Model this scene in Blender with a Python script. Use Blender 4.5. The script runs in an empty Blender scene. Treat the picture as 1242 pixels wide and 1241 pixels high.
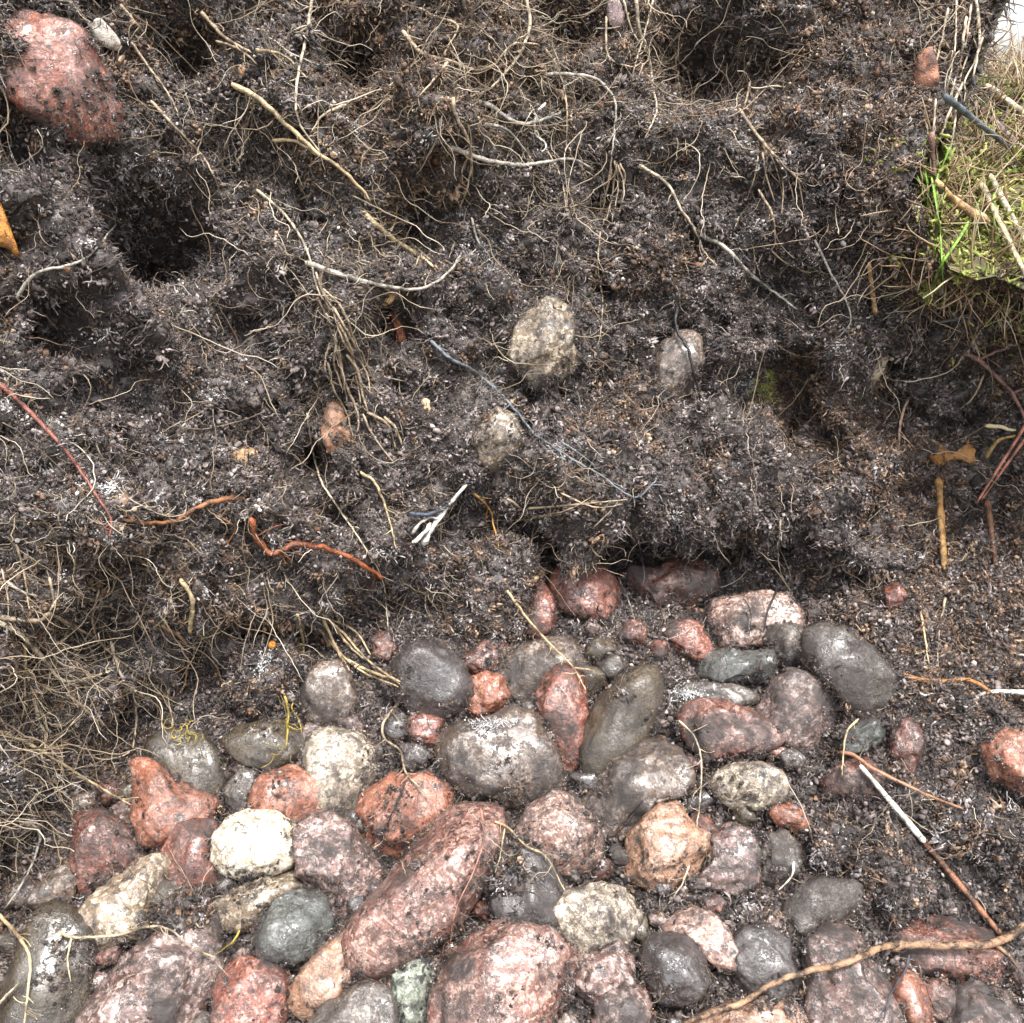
import bpy, bmesh, math, random
import numpy as np
from mathutils import Vector, Matrix
from mathutils.bvhtree import BVHTree
random.seed(7); RNG = np.random.default_rng(11)
R = math.radians
S = bpy.context.scene
COL = S.collection

# ------------------------------------------------------------------ camera, sky, sun, exposure
FOV, PITCH = R(58), R(-25)
CAM = Vector((0.0, -0.55, 0.2875))
cam_data = bpy.data.cameras.new('camera'); cam = bpy.data.objects.new('camera', cam_data)
COL.objects.link(cam); S.camera = cam
cam.location = CAM; cam.rotation_euler = (R(90) + PITCH, 0, 0)
cam_data.angle = FOV; cam_data.clip_start = 0.02; cam_data.clip_end = 400
FWD = Vector((0, math.cos(PITCH), math.sin(PITCH))); RIGHT = Vector((1, 0, 0)); UP = RIGHT.cross(FWD)
TF = math.tan(FOV / 2)
SUN_EL, SUN_ROT = 70, 150
world = bpy.data.worlds.new('World'); S.world = world; world.use_nodes = True
wn = world.node_tree.nodes; wl = world.node_tree.links
sky = wn.new('ShaderNodeTexSky'); sky.sky_type = 'NISHITA'; sky.sun_disc = False
sky.sun_elevation = R(SUN_EL); sky.sun_rotation = R(SUN_ROT)
sky.air_density = 1.0; sky.dust_density = 3.0; sky.ozone_density = 1.0
hs = wn.new('ShaderNodeHueSaturation'); hs.inputs['Saturation'].default_value = 0.20
bg = wn['Background']; bg.inputs['Strength'].default_value = 0.115
wl.new(sky.outputs[0], hs.inputs['Color']); wl.new(hs.outputs[0], bg.inputs['Color'])
sd = bpy.data.lights.new('sun', 'SUN'); sd.energy = 1.5; sd.angle = R(12); sd.color = (1.0, 0.96, 0.9)
sun = bpy.data.objects.new('sun', sd); COL.objects.link(sun)
sdir = Vector((math.sin(R(SUN_ROT)) * math.cos(R(SUN_EL)), math.cos(R(SUN_ROT)) * math.cos(R(SUN_EL)), math.sin(R(SUN_EL))))
sun.rotation_euler = sdir.to_track_quat('Z', 'Y').to_euler(); sun.location = sdir * 3
S.view_settings.view_transform = 'Standard'; S.view_settings.look = 'None'
S.view_settings.gamma = 1; S.view_settings.use_curve_mapping = False
S.view_settings.exposure = 2.27
S.render.engine = 'CYCLES'

# ------------------------------------------------------------------ helpers
def tag(o, label=None, cat=None, group=None, kind=None):
    if label: o['label'] = label
    if cat: o['category'] = cat
    if group: o['group'] = group
    if kind: o['kind'] = kind
    return o

def mesh_obj(name, V, F, mat=None, parent=None, smooth=True, link=True):
    me = bpy.data.meshes.new(name)
    me.from_pydata([tuple(v) for v in V], [], [tuple(f) for f in F]) if not isinstance(V, np.ndarray) or len(V) < 20000 else fast_mesh(me, V, F)
    me.update()
    if smooth: me.polygons.foreach_set('use_smooth', np.ones(len(me.polygons), bool))
    o = bpy.data.objects.new(name, me)
    if mat: me.materials.append(mat)
    if link: COL.objects.link(o)
    if parent: o.parent = parent
    return o

def fast_mesh(me, V, F):
    F = np.asarray(F, np.int32); n, k = F.shape
    me.vertices.add(len(V)); me.vertices.foreach_set('co', np.ascontiguousarray(V, np.float32).ravel())
    me.loops.add(n * k); me.loops.foreach_set('vertex_index', F.ravel())
    me.polygons.add(n); me.polygons.foreach_set('loop_start', np.arange(0, n * k, k, dtype=np.int32))
    me.polygons.foreach_set('loop_total', np.full(n, k, np.int32))
    me.update(calc_edges=True); me.validate()

def empty(name, loc):
    o = bpy.data.objects.new(name, None); o.empty_display_size = 0.01; COL.objects.link(o); o.location = loc
    return o

def _hash(i, j, k, s):
    h = (i * 374761393 + j * 668265263 + k * 2147483647 + s * 1274126177) & 0xFFFFFFFF
    h = ((h ^ (h >> 13)) * 1274126177) & 0xFFFFFFFF
    h = ((h ^ (h >> 15)) * 2246822519) & 0xFFFFFFFF
    return (h ^ (h >> 16)) & 0xFFFFFFFF

def noise(p, s=0):
    p = np.asarray(p, float); i = np.floor(p).astype(np.int64); f = p - i
    u = f * f * f * (f * (f * 6 - 15) + 10)
    out = 0
    for a in (0, 1):
        for b in (0, 1):
            for c in (0, 1):
                h = _hash(i[..., 0] + a, i[..., 1] + b, i[..., 2] + c, s)
                gx = (h & 1023) / 511.5 - 1; gy = ((h >> 10) & 1023) / 511.5 - 1; gz = ((h >> 20) & 1023) / 511.5 - 1
                d = gx * (f[..., 0] - a) + gy * (f[..., 1] - b) + gz * (f[..., 2] - c)
                wx = u[..., 0] if a else 1 - u[..., 0]; wy = u[..., 1] if b else 1 - u[..., 1]; wz = u[..., 2] if c else 1 - u[..., 2]
                out = out + d * wx * wy * wz
    return out

def fbm(p, octv=4, s=0):
    t = 0; a = 1; p = np.asarray(p, float)
    for o in range(octv):
        t = t + a * noise(p, s + o); a *= .5; p = p * 2.03
    return t

def worley(p, s=0):
    p = np.asarray(p, float); i = np.floor(p).astype(np.int64); f = p - i
    best = np.full(p.shape[:-1], 9.0)
    for a in (-1, 0, 1):
        for b in (-1, 0, 1):
            for c in (-1, 0, 1):
                h = _hash(i[..., 0] + a, i[..., 1] + b, i[..., 2] + c, s)
                d = (a + (h & 1023) / 1023 - f[..., 0]) ** 2 + (b + ((h >> 10) & 1023) / 1023 - f[..., 1]) ** 2 + (c + ((h >> 20) & 1023) / 1023 - f[..., 2]) ** 2
                best = np.minimum(best, d)
    return np.sqrt(best)

def smooth01(x, a, b):
    t = np.clip((x - a) / (b - a), 0, 1); return t * t * (3 - 2 * t)

def ray(px, py):
    u = (px - 621) / 621 * TF; v = (620.5 - py) / 621 * TF
    return (FWD + RIGHT * u + UP * v).normalized()

# ------------------------------------------------------------------ materials
def new_mat(name):
    m = bpy.data.materials.new(name); m.use_nodes = True
    nt = m.node_tree; return m, nt, nt.nodes, nt.links, nt.nodes['Principled BSDF']

def N(nodes, t, **kw):
    n = nodes.new(t)
    for k, v in kw.items():
        if k in n.inputs: n.inputs[k].default_value = v
        else: setattr(n, k, v)
    return n

def ramp(nodes, stops, interp='LINEAR'):
    n = nodes.new('ShaderNodeValToRGB'); cr = n.color_ramp; cr.interpolation = interp
    while len(cr.elements) < len(stops): cr.elements.new(0.5)
    for e, (p, c) in zip(cr.elements, stops):
        e.position = p; e.color = (*c, 1) if len(c) == 3 else c
    return n

def math_node(nodes, links, op, a, b=None, clamp=False):
    n = nodes.new('ShaderNodeMath'); n.operation = op; n.use_clamp = clamp
    for k, v in enumerate((a, b)):
        if v is None: continue
        if isinstance(v, (int, float)): n.inputs[k].default_value = v
        else: links.new(v, n.inputs[k])
    return n.outputs[0]

def mix_rgb(nodes, links, fac, a, b, mode='MIX'):
    n = nodes.new('ShaderNodeMix'); n.data_type = 'RGBA'; n.blend_type = mode
    for s, v in ((n.inputs[0], fac), (n.inputs[6], a), (n.inputs[7], b)):
        if isinstance(v, (int, float)): s.default_value = v
        elif isinstance(v, tuple): s.default_value = (*v, 1)
        else: links.new(v, s)
    return n.outputs[2]

PEAT = [(0.0, (0.009, 0.007, 0.0065)), (0.4, (0.030, 0.023, 0.021)), (0.65, (0.055, 0.042, 0.039)), (0.85, (0.10, 0.075, 0.064)), (1.0, (0.17, 0.135, 0.118))]  # base kept near black to paint in the dark gaps between strands

def peat_mat(name, rough=0.5, stops=PEAT, spec=0.5, inst=True, bscale=900, bump=0.6, grain=2.2):
    m, nt, nd, lk, bs = new_mat(name)
    tc = N(nd, 'ShaderNodeTexCoord')
    n1 = N(nd, 'ShaderNodeTexNoise', Scale=70.0, Detail=8.0, Roughness=0.7); lk.new(tc.outputs['Object'], n1.inputs['Vector'])
    n2 = N(nd, 'ShaderNodeTexNoise', Scale=float(bscale), Detail=3.0); lk.new(tc.outputs['Object'], n2.inputs['Vector'])
    rp = ramp(nd, stops)
    if inst:
        oi = N(nd, 'ShaderNodeObjectInfo')
        n3 = N(nd, 'ShaderNodeTexNoise', Scale=float(grain), Detail=1.0); lk.new(tc.outputs['Object'], n3.inputs['Vector'])
        mr = N(nd, 'ShaderNodeMapRange'); mr.inputs[1].default_value = .34; mr.inputs[2].default_value = .66; mr.inputs[3].default_value = -.36; mr.inputs[4].default_value = .36
        lk.new(n3.outputs[0], mr.inputs[0])
        fac = math_node(nd, lk, 'MULTIPLY_ADD', oi.outputs['Random'], 0.7); nd[-1].inputs[2].default_value = 0.13
        lk.new(math_node(nd, lk, 'ADD', fac, mr.outputs[0], True), rp.inputs[0])
    else:
        mr = N(nd, 'ShaderNodeMapRange'); mr.inputs[1].default_value = .3; mr.inputs[2].default_value = .75
        lk.new(n1.outputs[0], mr.inputs[0]); lk.new(mr.outputs[0], rp.inputs[0])
    lk.new(rp.outputs[0], bs.inputs['Base Color'])
    rr = N(nd, 'ShaderNodeMapRange'); rr.inputs[1].default_value = .35; rr.inputs[2].default_value = .65
    rr.inputs[3].default_value = rough - .2; rr.inputs[4].default_value = rough + .22
    lk.new(n2.outputs[0], rr.inputs[0]); lk.new(rr.outputs[0], bs.inputs['Roughness'])
    bs.inputs['Specular IOR Level'].default_value = spec
    bp = N(nd, 'ShaderNodeBump', Strength=bump, Distance=0.0008); lk.new(n2.outputs[0], bp.inputs['Height']); lk.new(bp.outputs[0], bs.inputs['Normal'])
    return m

_rm = {}
def root_mat(col, rough=0.5, var=0.35, spec=0.45):
    key = (col, rough, var)
    if key in _rm: return _rm[key]
    m, nt, nd, lk, bs = new_mat('root_bark')
    tc = N(nd, 'ShaderNodeTexCoord')
    n1 = N(nd, 'ShaderNodeTexNoise', Scale=130.0, Detail=6.0, Roughness=0.65); lk.new(tc.outputs['Object'], n1.inputs['Vector'])
    n2 = N(nd, 'ShaderNodeTexNoise', Scale=1400.0, Detail=2.0); lk.new(tc.outputs['Object'], n2.inputs['Vector'])
    d = tuple(c * (1 - var) * .6 for c in col); b = tuple(min(1, c * (1 + var)) for c in col)
    st = tuple(c * .3 + .01 for c in col)
    rp = ramp(nd, [(0.36, st), (0.43, d), (0.53, col), (0.72, b)]); lk.new(n1.outputs[0], rp.inputs[0])
    lk.new(rp.outputs[0], bs.inputs['Base Color']); bs.inputs['Roughness'].default_value = rough
    bs.inputs['Specular IOR Level'].default_value = spec
    bp = N(nd, 'ShaderNodeBump', Strength=0.8, Distance=0.0008); lk.new(n2.outputs[0], bp.inputs['Height']); lk.new(bp.outputs[0], bs.inputs['Normal'])
    _rm[key] = m; return m

def stone_mat(name, c1, c2, dark=(0.03, 0.028, 0.028), dk=0.14, mixw=0.4, cell=620.0, rough=0.24, dirt=0.35, blot=1.0, coat=1.0):
    m, nt, nd, lk, bs = new_mat(name)
    tc = N(nd, 'ShaderNodeTexCoord'); oi = N(nd, 'ShaderNodeObjectInfo')
    w = math_node(nd, lk, 'MULTIPLY', oi.outputs['Random'], 40.0)
    off = N(nd, 'ShaderNodeVectorMath', operation='ADD'); lk.new(tc.outputs['Object'], off.inputs[0])
    cb = N(nd, 'ShaderNodeCombineXYZ'); lk.new(w, cb.inputs[0]); lk.new(w, cb.inputs[2]); lk.new(cb.outputs[0], off.inputs[1])
    def noi(scale, det=5.0, rg=0.6):
        n = N(nd, 'ShaderNodeTexNoise', Scale=float(scale), Detail=det, Roughness=rg); lk.new(off.outputs[0], n.inputs['Vector']); return n
    # grain: warped voronoi cells
    wa = noi(260, 3.0); sc = N(nd, 'ShaderNodeVectorMath', operation='SCALE'); lk.new(wa.outputs['Color'], sc.inputs[0]); sc.inputs['Scale'].default_value = 0.006
    wv = N(nd, 'ShaderNodeVectorMath', operation='ADD'); lk.new(off.outputs[0], wv.inputs[0]); lk.new(sc.outputs[0], wv.inputs[1])
    vo = N(nd, 'ShaderNodeTexVoronoi', Scale=float(cell)); lk.new(wv.outputs[0], vo.inputs['Vector'])
    sp = N(nd, 'ShaderNodeSeparateColor'); lk.new(vo.outputs['Color'], sp.inputs[0])
    big = noi(42, 5.0)
    bm = N(nd, 'ShaderNodeMapRange'); bm.inputs[1].default_value = .3; bm.inputs[2].default_value = .7; bm.inputs[3].default_value = -.28 * blot; bm.inputs[4].default_value = .28 * blot
    lk.new(big.outputs[0], bm.inputs[0])
    gn = noi(cell * .55, 6.0, .7); gr = N(nd, 'ShaderNodeMapRange'); gr.inputs[1].default_value = .32; gr.inputs[2].default_value = .68; lk.new(gn.outputs[0], gr.inputs[0])
    cv = math_node(nd, lk, 'ADD', math_node(nd, lk, 'MULTIPLY', sp.outputs[0], .85), math_node(nd, lk, 'MULTIPLY_ADD', gr.outputs[0], .4)); nd[-2].inputs[2].default_value = -.125
    v = math_node(nd, lk, 'ADD', cv, bm.outputs[0], True)
    lo = tuple(c * .72 for c in c1); hi = tuple(min(.9, c * 1.2) for c in c2)
    rp = ramp(nd, [(0.0, dark), (dk * .55, tuple(c * .5 for c in c1)), (dk + .06, lo), (dk + .3, c1), (1 - mixw, c1), (1 - mixw + .2, c2), (1.0, hi)])
    lk.new(v, rp.inputs[0])
    fine = noi(1100, 3.0)
    fr = N(nd, 'ShaderNodeMapRange'); fr.inputs[1].default_value = .3; fr.inputs[2].default_value = .7; fr.inputs[3].default_value = .5; fr.inputs[4].default_value = 1.35
    lk.new(fine.outputs[0], fr.inputs[0])
    col = mix_rgb(nd, lk, 1.0, rp.outputs[0], fr.outputs[0], 'MULTIPLY')
    cn = noi(70, 7.0, .68); cd = math_node(nd, lk, 'ABSOLUTE', math_node(nd, lk, 'SUBTRACT', cn.outputs[0], .5))
    cm = N(nd, 'ShaderNodeMapRange'); cm.inputs[1].default_value = .004; cm.inputs[2].default_value = .028; cm.inputs[3].default_value = 1; cm.inputs[4].default_value = 0; lk.new(cd, cm.inputs[0])
    cp = noi(55, 2.0); cpr = N(nd, 'ShaderNodeMapRange'); cpr.inputs[1].default_value = .36; cpr.inputs[2].default_value = .52; lk.new(cp.outputs[0], cpr.inputs[0])
    crk = math_node(nd, lk, 'MULTIPLY', math_node(nd, lk, 'MULTIPLY', cm.outputs[0], cpr.outputs[0]), min(1.0, .35 + dirt))
    col = mix_rgb(nd, lk, crk, col, (0.022, 0.017, 0.016))
    hv = N(nd, 'ShaderNodeHueSaturation'); lk.new(col, hv.inputs['Color'])
    lk.new(math_node(nd, lk, 'MULTIPLY_ADD', oi.outputs['Random'], 0.4), hv.inputs['Value']); nd[-1].inputs[2].default_value = 0.8
    # peat smears
    dn0 = noi(38, 3.0, .5); dn1 = noi(150, 10.0, 0.8); dnv = math_node(nd, lk, 'ADD', math_node(nd, lk, 'MULTIPLY', dn0.outputs[0], .55), math_node(nd, lk, 'MULTIPLY', dn1.outputs[0], .45)); lo_ = 0.5 - (dirt - 0.35) * 0.40 + .012
    dr = N(nd, 'ShaderNodeMapRange'); dr.inputs[1].default_value = lo_; dr.inputs[2].default_value = lo_ + .10
    lk.new(dnv, dr.inputs[0])
    dcol = mix_rgb(nd, lk, dr.outputs[0], hv.outputs[0], (0.034, 0.027, 0.025))
    lk.new(dcol, bs.inputs['Base Color'])
    r0 = N(nd, 'ShaderNodeMapRange'); r0.inputs[1].default_value = .35; r0.inputs[2].default_value = .68; r0.inputs[3].default_value = rough - .1; r0.inputs[4].default_value = rough + .28
    rn = noi(120, 6.0, .7); lk.new(rn.outputs[0], r0.inputs[0])
    lk.new(math_node(nd, lk, 'MULTIPLY_ADD', dr.outputs[0], 0.25), bs.inputs['Roughness']); lk.new(r0.outputs[0], nd[-1].inputs[2])
    bs.inputs['Coat Weight'].default_value = coat; bs.inputs['Coat Roughness'].default_value = 0.12
    bn = noi(420, 6.0, .65)
    hgt = math_node(nd, lk, 'ADD', bn.outputs[0], math_node(nd, lk, 'MULTIPLY', dr.outputs[0], 0.7))
    hgt = math_node(nd, lk, 'ADD', hgt, math_node(nd, lk, 'MULTIPLY', sp.outputs[1], 0.25)); hgt = math_node(nd, lk, 'SUBTRACT', hgt, math_node(nd, lk, 'MULTIPLY', crk, 1.2))
    bp = N(nd, 'ShaderNodeBump', Strength=0.55, Distance=0.0012); lk.new(hgt, bp.inputs['Height'])
    lk.new(bp.outputs[0], bs.inputs['Normal'])
    bp2 = N(nd, 'ShaderNodeBump', Strength=0.35, Distance=0.0007); lk.new(hgt, bp2.inputs['Height']); lk.new(bp2.outputs[0], bs.inputs['Coat Normal'])
    lk.new(math_node(nd, lk, 'MULTIPLY', math_node(nd, lk, 'MULTIPLY', math_node(nd, lk, 'SUBTRACT', 1.0, dr.outputs[0]), cpr.outputs[0]), coat), bs.inputs['Coat Weight'])
    return m

M_PEATWALL = peat_mat('peat', 0.55, inst=False, bscale=520, bump=1.0)

# ------------------------------------------------------------------ terrain: pit floor, peat wall, turf
SL = math.tan(R(20))
def floor_pt(px, py):
    d = ray(px, py); t = (SL * CAM.y - CAM.z) / (d.z - SL * d.y); return CAM + d * t

foot = [floor_pt(*p) for p in [(-60, 1150), (0, 1085), (100, 960), (230, 830), (330, 790), (480, 765), (560, 735), (640, 690), (760, 668), (880, 684), (960, 700), (1060, 765), (1150, 800), (1242, 820)]]
fx = np.array([-0.9, -0.5] + [p.x for p in foot] + [0.6, 1.0]); fy = np.array([-0.75, -0.42] + [p.y for p in foot] + [-.12, -.30])
_xs = np.linspace(-1.0, 1.0, 801); _ys = np.interp(_xs, fx, fy)
_k = np.hanning(41); _k /= _k.sum(); _ys = np.convolve(np.pad(_ys, 20, mode='edge'), _k, 'valid')

def foot_y(x): return np.interp(x, _xs, _ys)
def n1(x, f, s): return noise(np.stack([x * f, x * 0 + .37, x * 0 + .61], -1), s)
def rim_z(x): return 0.52 - 0.325 * smooth01(x, 0.192, 0.232) - .02 * smooth01(x, .36, .6) + smooth01(x, .2, .24) * (.016 * n1(x, 32, 61) + .012 * n1(x, 90, 62))
def wall_base_y(x, h):
    """Y of the undisplaced wall at height h above its foot."""
    lip_c = smooth01(x, -.02, .06) * (1 - smooth01(x, .20, .30))
    y = foot_y(x) + 0.20 * h + 0.25 * np.maximum(h - .2, 0)
    under = np.exp(-((h - 0.0) / 0.028) ** 2)
    lip = np.exp(-((h - 0.058) / 0.035) ** 2)
    y = y + (.060 * lip_c + .022) * under - (.044 * lip_c + .014) * lip
    y = y + 0.06 * smooth01(x, .20, .25) * np.exp(-((h - .12) / .07) ** 2) * 1.5     # shaded hollow under the turf on the right
    hr = rim_z(x) - (foot_y(x) * SL)
    return y - .05 * smooth01(x, .20, .25) * np.exp(-((h - hr) / .04) ** 2)      # turf mat jutting out

# hollows and bulges of the wall, given where the photograph shows them: (px, py, radius m, depth m)
DENTS = [(520, 245, .022, .045), (865, 65, .030, .05), (690, 685, .016, .04), (590, 765, .012, .02), (185, 285, .030, .04), (240, 40, .016, .03),
         (475, 400, .016, .04), (70, 400, .012, .03), (660, 345, .01, .01), (130, 455, .012, .02), (960, 480, .022, .025), (300, 395, .018, .02),
         (230, 300, .015, .03), (700, 30, .02, .02), (440, 60, .016, .03), (380, 560, .012, .03), (130, 770, .015, .03), (320, 770, .014, .025), (1060, 640, .02, .025),
         (290, 870, .02, .03), (560, 640, .015, .02), (395, 620, .012, .02), (740, 360, .007, .02), (120, 700, .014, .02), (1200, 640, .03, .02), (620, 310, .012, .012), (930, 340, .014, .015), (20, 170, .014, .03),
         (610, 705, .024, -.030), (560, 690, .02, -.015), (100, 620, .04, -.02), (520, 170, .04, -.022), (860, 470, .035, -.012), (1000, 180, .06, -.02), (80, 270, .03, -.02), (620, 570, .03, -.015), (720, 600, .04, -.015),
         (330, 640, .05, -.018), (420, 380, .03, -.018), (200, 720, .03, -.015), (270, 620, .03, -.01), (150, 400, .035, -.02)]

def shear(P):
    P[..., 0] += .62 * np.maximum(P[..., 2] - .235, 0) * smooth01(P[..., 0], .14, .20) * (1 - smooth01(P[..., 1], .1, .4))
    P[..., 0] += (.020 * n1(P[..., 2], 24, 63) + .014 * n1(P[..., 2], 75, 64)) * smooth01(P[..., 0], .17, .21) * (1 - smooth01(P[..., 0], .27, .33)); return P

DENT_C = []
def open_(p):
    m = 1.0
    for c, r in DENT_C: m = m * (1 - .93 * np.exp(-.7 * (((p[..., 0] - c[0]) ** 2 + (p[..., 2] - c[2]) ** 2) / r ** 2)))
    return m

def build_wall():
    nx, nz = 600, 280
    xs = np.linspace(-.56, .62, nx); v = np.linspace(0, 1, nz)
    X = np.repeat(xs[:, None], nz, 1); fz = foot_y(X) * SL - .05
    rz = rim_z(X); Z = fz + v[None, :] * (rz - fz)
    Y = wall_base_y(X, Z - fz - .05)
    P = np.stack([X, Y, Z], -1)
    du = np.gradient(P, axis=0); dv = np.gradient(P, axis=1)
    n = np.cross(du, dv); n /= np.linalg.norm(n, axis=-1, keepdims=True)
    n *= np.sign(-n[..., 1:2] + 1e-9)
    q = P + 0.012 * np.stack([noise(P * 22, 31), noise(P * 22, 32), noise(P * 22, 33)], -1)
    d = .022 * fbm(q * 7, 3, 1) + .018 * (.55 - worley(q * 24, 5)) + .012 * fbm(q * 30, 3, 9)
    d += .014 * (.55 - worley(q * 54, 6)) + .006 * (.5 - worley(q * 140, 7)) + .004 * noise(q * 180, 15)
    cl = worley(q * 17, 12); d -= .016 * smooth01(cl, .62, .95)          # cracks between clods
    d -= .013 * smooth01(noise(q * 62, 18), .12, .45) + .008 * smooth01(noise(q * 105, 19), .15, .45)    # pores
    bvh = grid_bvh(P)
    for px, py, r, dep in DENTS:
        h = bvh.ray_cast(CAM, ray(px, py))[0]
        if h is None: continue
        rr = np.linalg.norm(q - np.array(h), axis=-1)
        if dep > .018: DENT_C.append((np.array(h) + np.array([0, dep * .8, 0]), r))
        d -= dep * (1.8 if dep > 0 else 1.3) * np.exp(-(rr / r) ** 2)
    edge = 1 - .9 * smooth01(v[None, :], .97, 1.0)
    P = P + n * (d * edge)[..., None] + np.stack([noise(P * 60, 41), noise(P * 60, 42), noise(P * 60, 43)], -1) * .005 * edge[..., None]
    return shear(P)

def grid_faces(nu, nv):
    a = np.arange(nu * nv).reshape(nu, nv)
    return np.stack([a[:-1, :-1], a[1:, :-1], a[1:, 1:], a[:-1, 1:]], -1).reshape(-1, 4)

def grid_bvh(P):
    nu, nv = P.shape[:2]
    return BVHTree.FromPolygons(P.reshape(-1, 3).tolist(), grid_faces(nu, nv).tolist())

def build_floor():
    nx, ny = 400, 300
    xs = np.linspace(-.6, .75, nx); ys = np.linspace(-.80, .14, ny)
    X, Y = np.meshgrid(xs, ys, indexing='ij'); Z = Y * SL
    P = np.stack([X, Y, Z], -1)
    m = smooth01(X, .13, .22) * smooth01(Y, -.25, -.16)                    # crumbled soil heaped at the right
    Z = Z + .034 * m * (1 + .5 * noise(P * 14, 3))
    Z = Z + .010 * fbm(P * 12, 3, 50) + (.006 + .016 * m) * (.5 - worley(P * 38, 51)) + .010 * m * fbm(P * 24, 3, 57) + .0035 * (.5 - worley(P * 110, 52)) + .003 * noise(P * 190, 53)
    for px, py, r, dep in [(750, 790, .03, .012), (900, 960, .03, .008), (640, 1090, .02, .012), (830, 1100, .02, .008), (230, 1110, .015, .01), (1080, 1010, .06, .008)]:
        p = floor_pt(px, py); Z = Z + dep * np.exp(-((X - p.x) ** 2 + (Y - p.y) ** 2) / r ** 2)
    return np.stack([X, Y, Z], -1)

def build_turf():
    """From the rim backwards: a mossy bank on the right, the crest of the hill behind it."""
    nx, nq = 300, 160
    xs = np.linspace(-.9, 1.6, nx); q = np.linspace(0, 1, nq) ** 1.8 * 2.4
    X = np.repeat(xs[:, None], nq, 1); Q = np.repeat(q[None, :], nx, 0)
    rz = rim_z(X); fz = foot_y(X) * SL - .05
    Y0 = wall_base_y(X, rz - fz - .05)
    Y = Y0 + Q - .006
    top = .285 + .17 * (1 - smooth01(X, .19, .235))
    k = smooth01(Q, 0, .24)
    Z = rz + (top - rz) * k - .15 * smooth01(Q, .5, 2.4)
    P = np.stack([X, Y, Z], -1)
    Z = Z + (.012 * fbm(P * 9, 3, 70) + .010 * (.5 - worley(P * 30, 71)) + .004 * noise(P * 120, 72)) * smooth01(Q, 0, .02)
    return shear(np.stack([X, Y, Z], -1))

P_wall, P_floor, P_turf = build_wall(), build_floor(), build_turf()
def grid_obj(name, P, mat, flip):
    F = grid_faces(*P.shape[:2]); F = F[:, ::-1] if flip else F
    return tag(mesh_obj(name, P.reshape(-1, 3), F, mat), kind='structure')
wall = grid_obj('peat_wall', P_wall, M_PEATWALL, False)
floor = grid_obj('pit_floor', P_floor, M_PEATWALL, False)
M_TURF = peat_mat('turf_soil', .7, [(0, (.03, .025, .015)), (.5, (.08, .07, .025)), (1, (.10, .11, .03))], inst=False)
turf = grid_obj('turf_bank', P_turf, M_TURF, False)
gz = -.22
g = mesh_obj('ground', [(-90, -90, gz - .2), (90, -90, gz - .2), (90, 90, gz - .2), (-90, 90, gz - .2)], [(0, 1, 2, 3)], M_TURF); tag(g, kind='structure')

def bvh_of(*Ps):
    V = []; F = []; o = 0
    for P in Ps:
        f = grid_faces(*P.shape[:2]) + o; V += P.reshape(-1, 3).tolist(); F += f.tolist(); o = len(V)
    return BVHTree.FromPolygons(V, F)
T_BVH = bvh_of(P_wall, P_floor, P_turf)
S_BVH = bvh_of(P_wall, P_floor + np.array([0, 0, .0065]), P_turf)      # stones stand a little proud of the soil between them
HIT_V = [] ; HIT_F = []
def hit(px, py, bv=None):
    d = ray(px, py); h = (bv or T_BVH).ray_cast(CAM, d)
    return (h[0], h[1], h[3], d) if h[0] is not None else (CAM + d * .8, -d, .8, d)

# ------------------------------------------------------------------ stones
M = {
 'red':    stone_mat('red_granite', (.175, .060, .041), (.27, .14, .108), dk=.12, mixw=.36),
 'pink':   stone_mat('pink_granite', (.185, .086, .066), (.30, .20, .168), dk=.16, mixw=.45, dirt=.33),
 'salmon': stone_mat('salmon_stone',  (0.216, 0.084, 0.052), (0.296, 0.160, 0.116), dk=.06, mixw=.3, cell=520, dirt=.22),
 'orange': stone_mat('orange_stone',  (0.288, 0.160, 0.104), (0.368, 0.248, 0.176), dk=.05, mixw=.3, cell=520, dirt=.25),
 'grey':   stone_mat('grey_stone', (.070, .057, .049), (.13, .11, .095), dk=.12, mixw=.3, cell=800, rough=.24, dirt=.35),
 'dark':   stone_mat('dark_stone', (.048, .039, .037), (.085, .072, .070), dk=.2, mixw=.3, cell=800, rough=.28, dirt=.3),
 'olive':  stone_mat('olive_stone',   (.058, .044, .029), (.092, .072, .050), dk=.10, mixw=.2, cell=900, rough=.24, dirt=.3, coat=.9),
 'green':  stone_mat('greenish_stone', (.060, .062, .056), (.105, .108, .098), dk=.12, mixw=.3, cell=700, rough=.26, dirt=.3),
 'tan':    stone_mat('tan_stone',     (0.192, 0.140, 0.096), (0.344, 0.288, 0.216), dk=.14, mixw=.4, cell=420, rough=.30, dirt=.38),
 'white':  stone_mat('white_quartz', (.50, .41, .29), (.68, .61, .50), dk=.03, mixw=.6, cell=400, rough=.35, dirt=.24, blot=.6),
 'pale':   stone_mat('pale_stone', (.25, .20, .15), (.43, .37, .295), dk=.18, mixw=.42, cell=520, rough=.38, dirt=.36, blot=.8),
 'blush':  stone_mat('blush_granite', (.24, .145, .115), (.40, .305, .265), dk=.12, mixw=.45, cell=620, dirt=.36),
 'brown':  stone_mat('brown_stone',   (0.100, 0.070, 0.053), (0.208, 0.168, 0.144), dk=.15, mixw=.35, cell=600, rough=.24, dirt=.35),
 'mauve':  stone_mat('mauve_granite', (.15, .090, .076), (.28, .215, .195), dk=.24, mixw=.42, cell=520, dirt=.42),
 'darkred': stone_mat('dark_red_granite', (0.108, 0.042, 0.030), (0.200, 0.104, 0.080), dk=.2, mixw=.35, dirt=.44),
 'lichen': stone_mat('lichen_stone',  (0.200, 0.216, 0.172), (0.320, 0.344, 0.288), dk=.2, mixw=.4, cell=400, rough=.55, dirt=.36, coat=.05),
}
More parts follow.
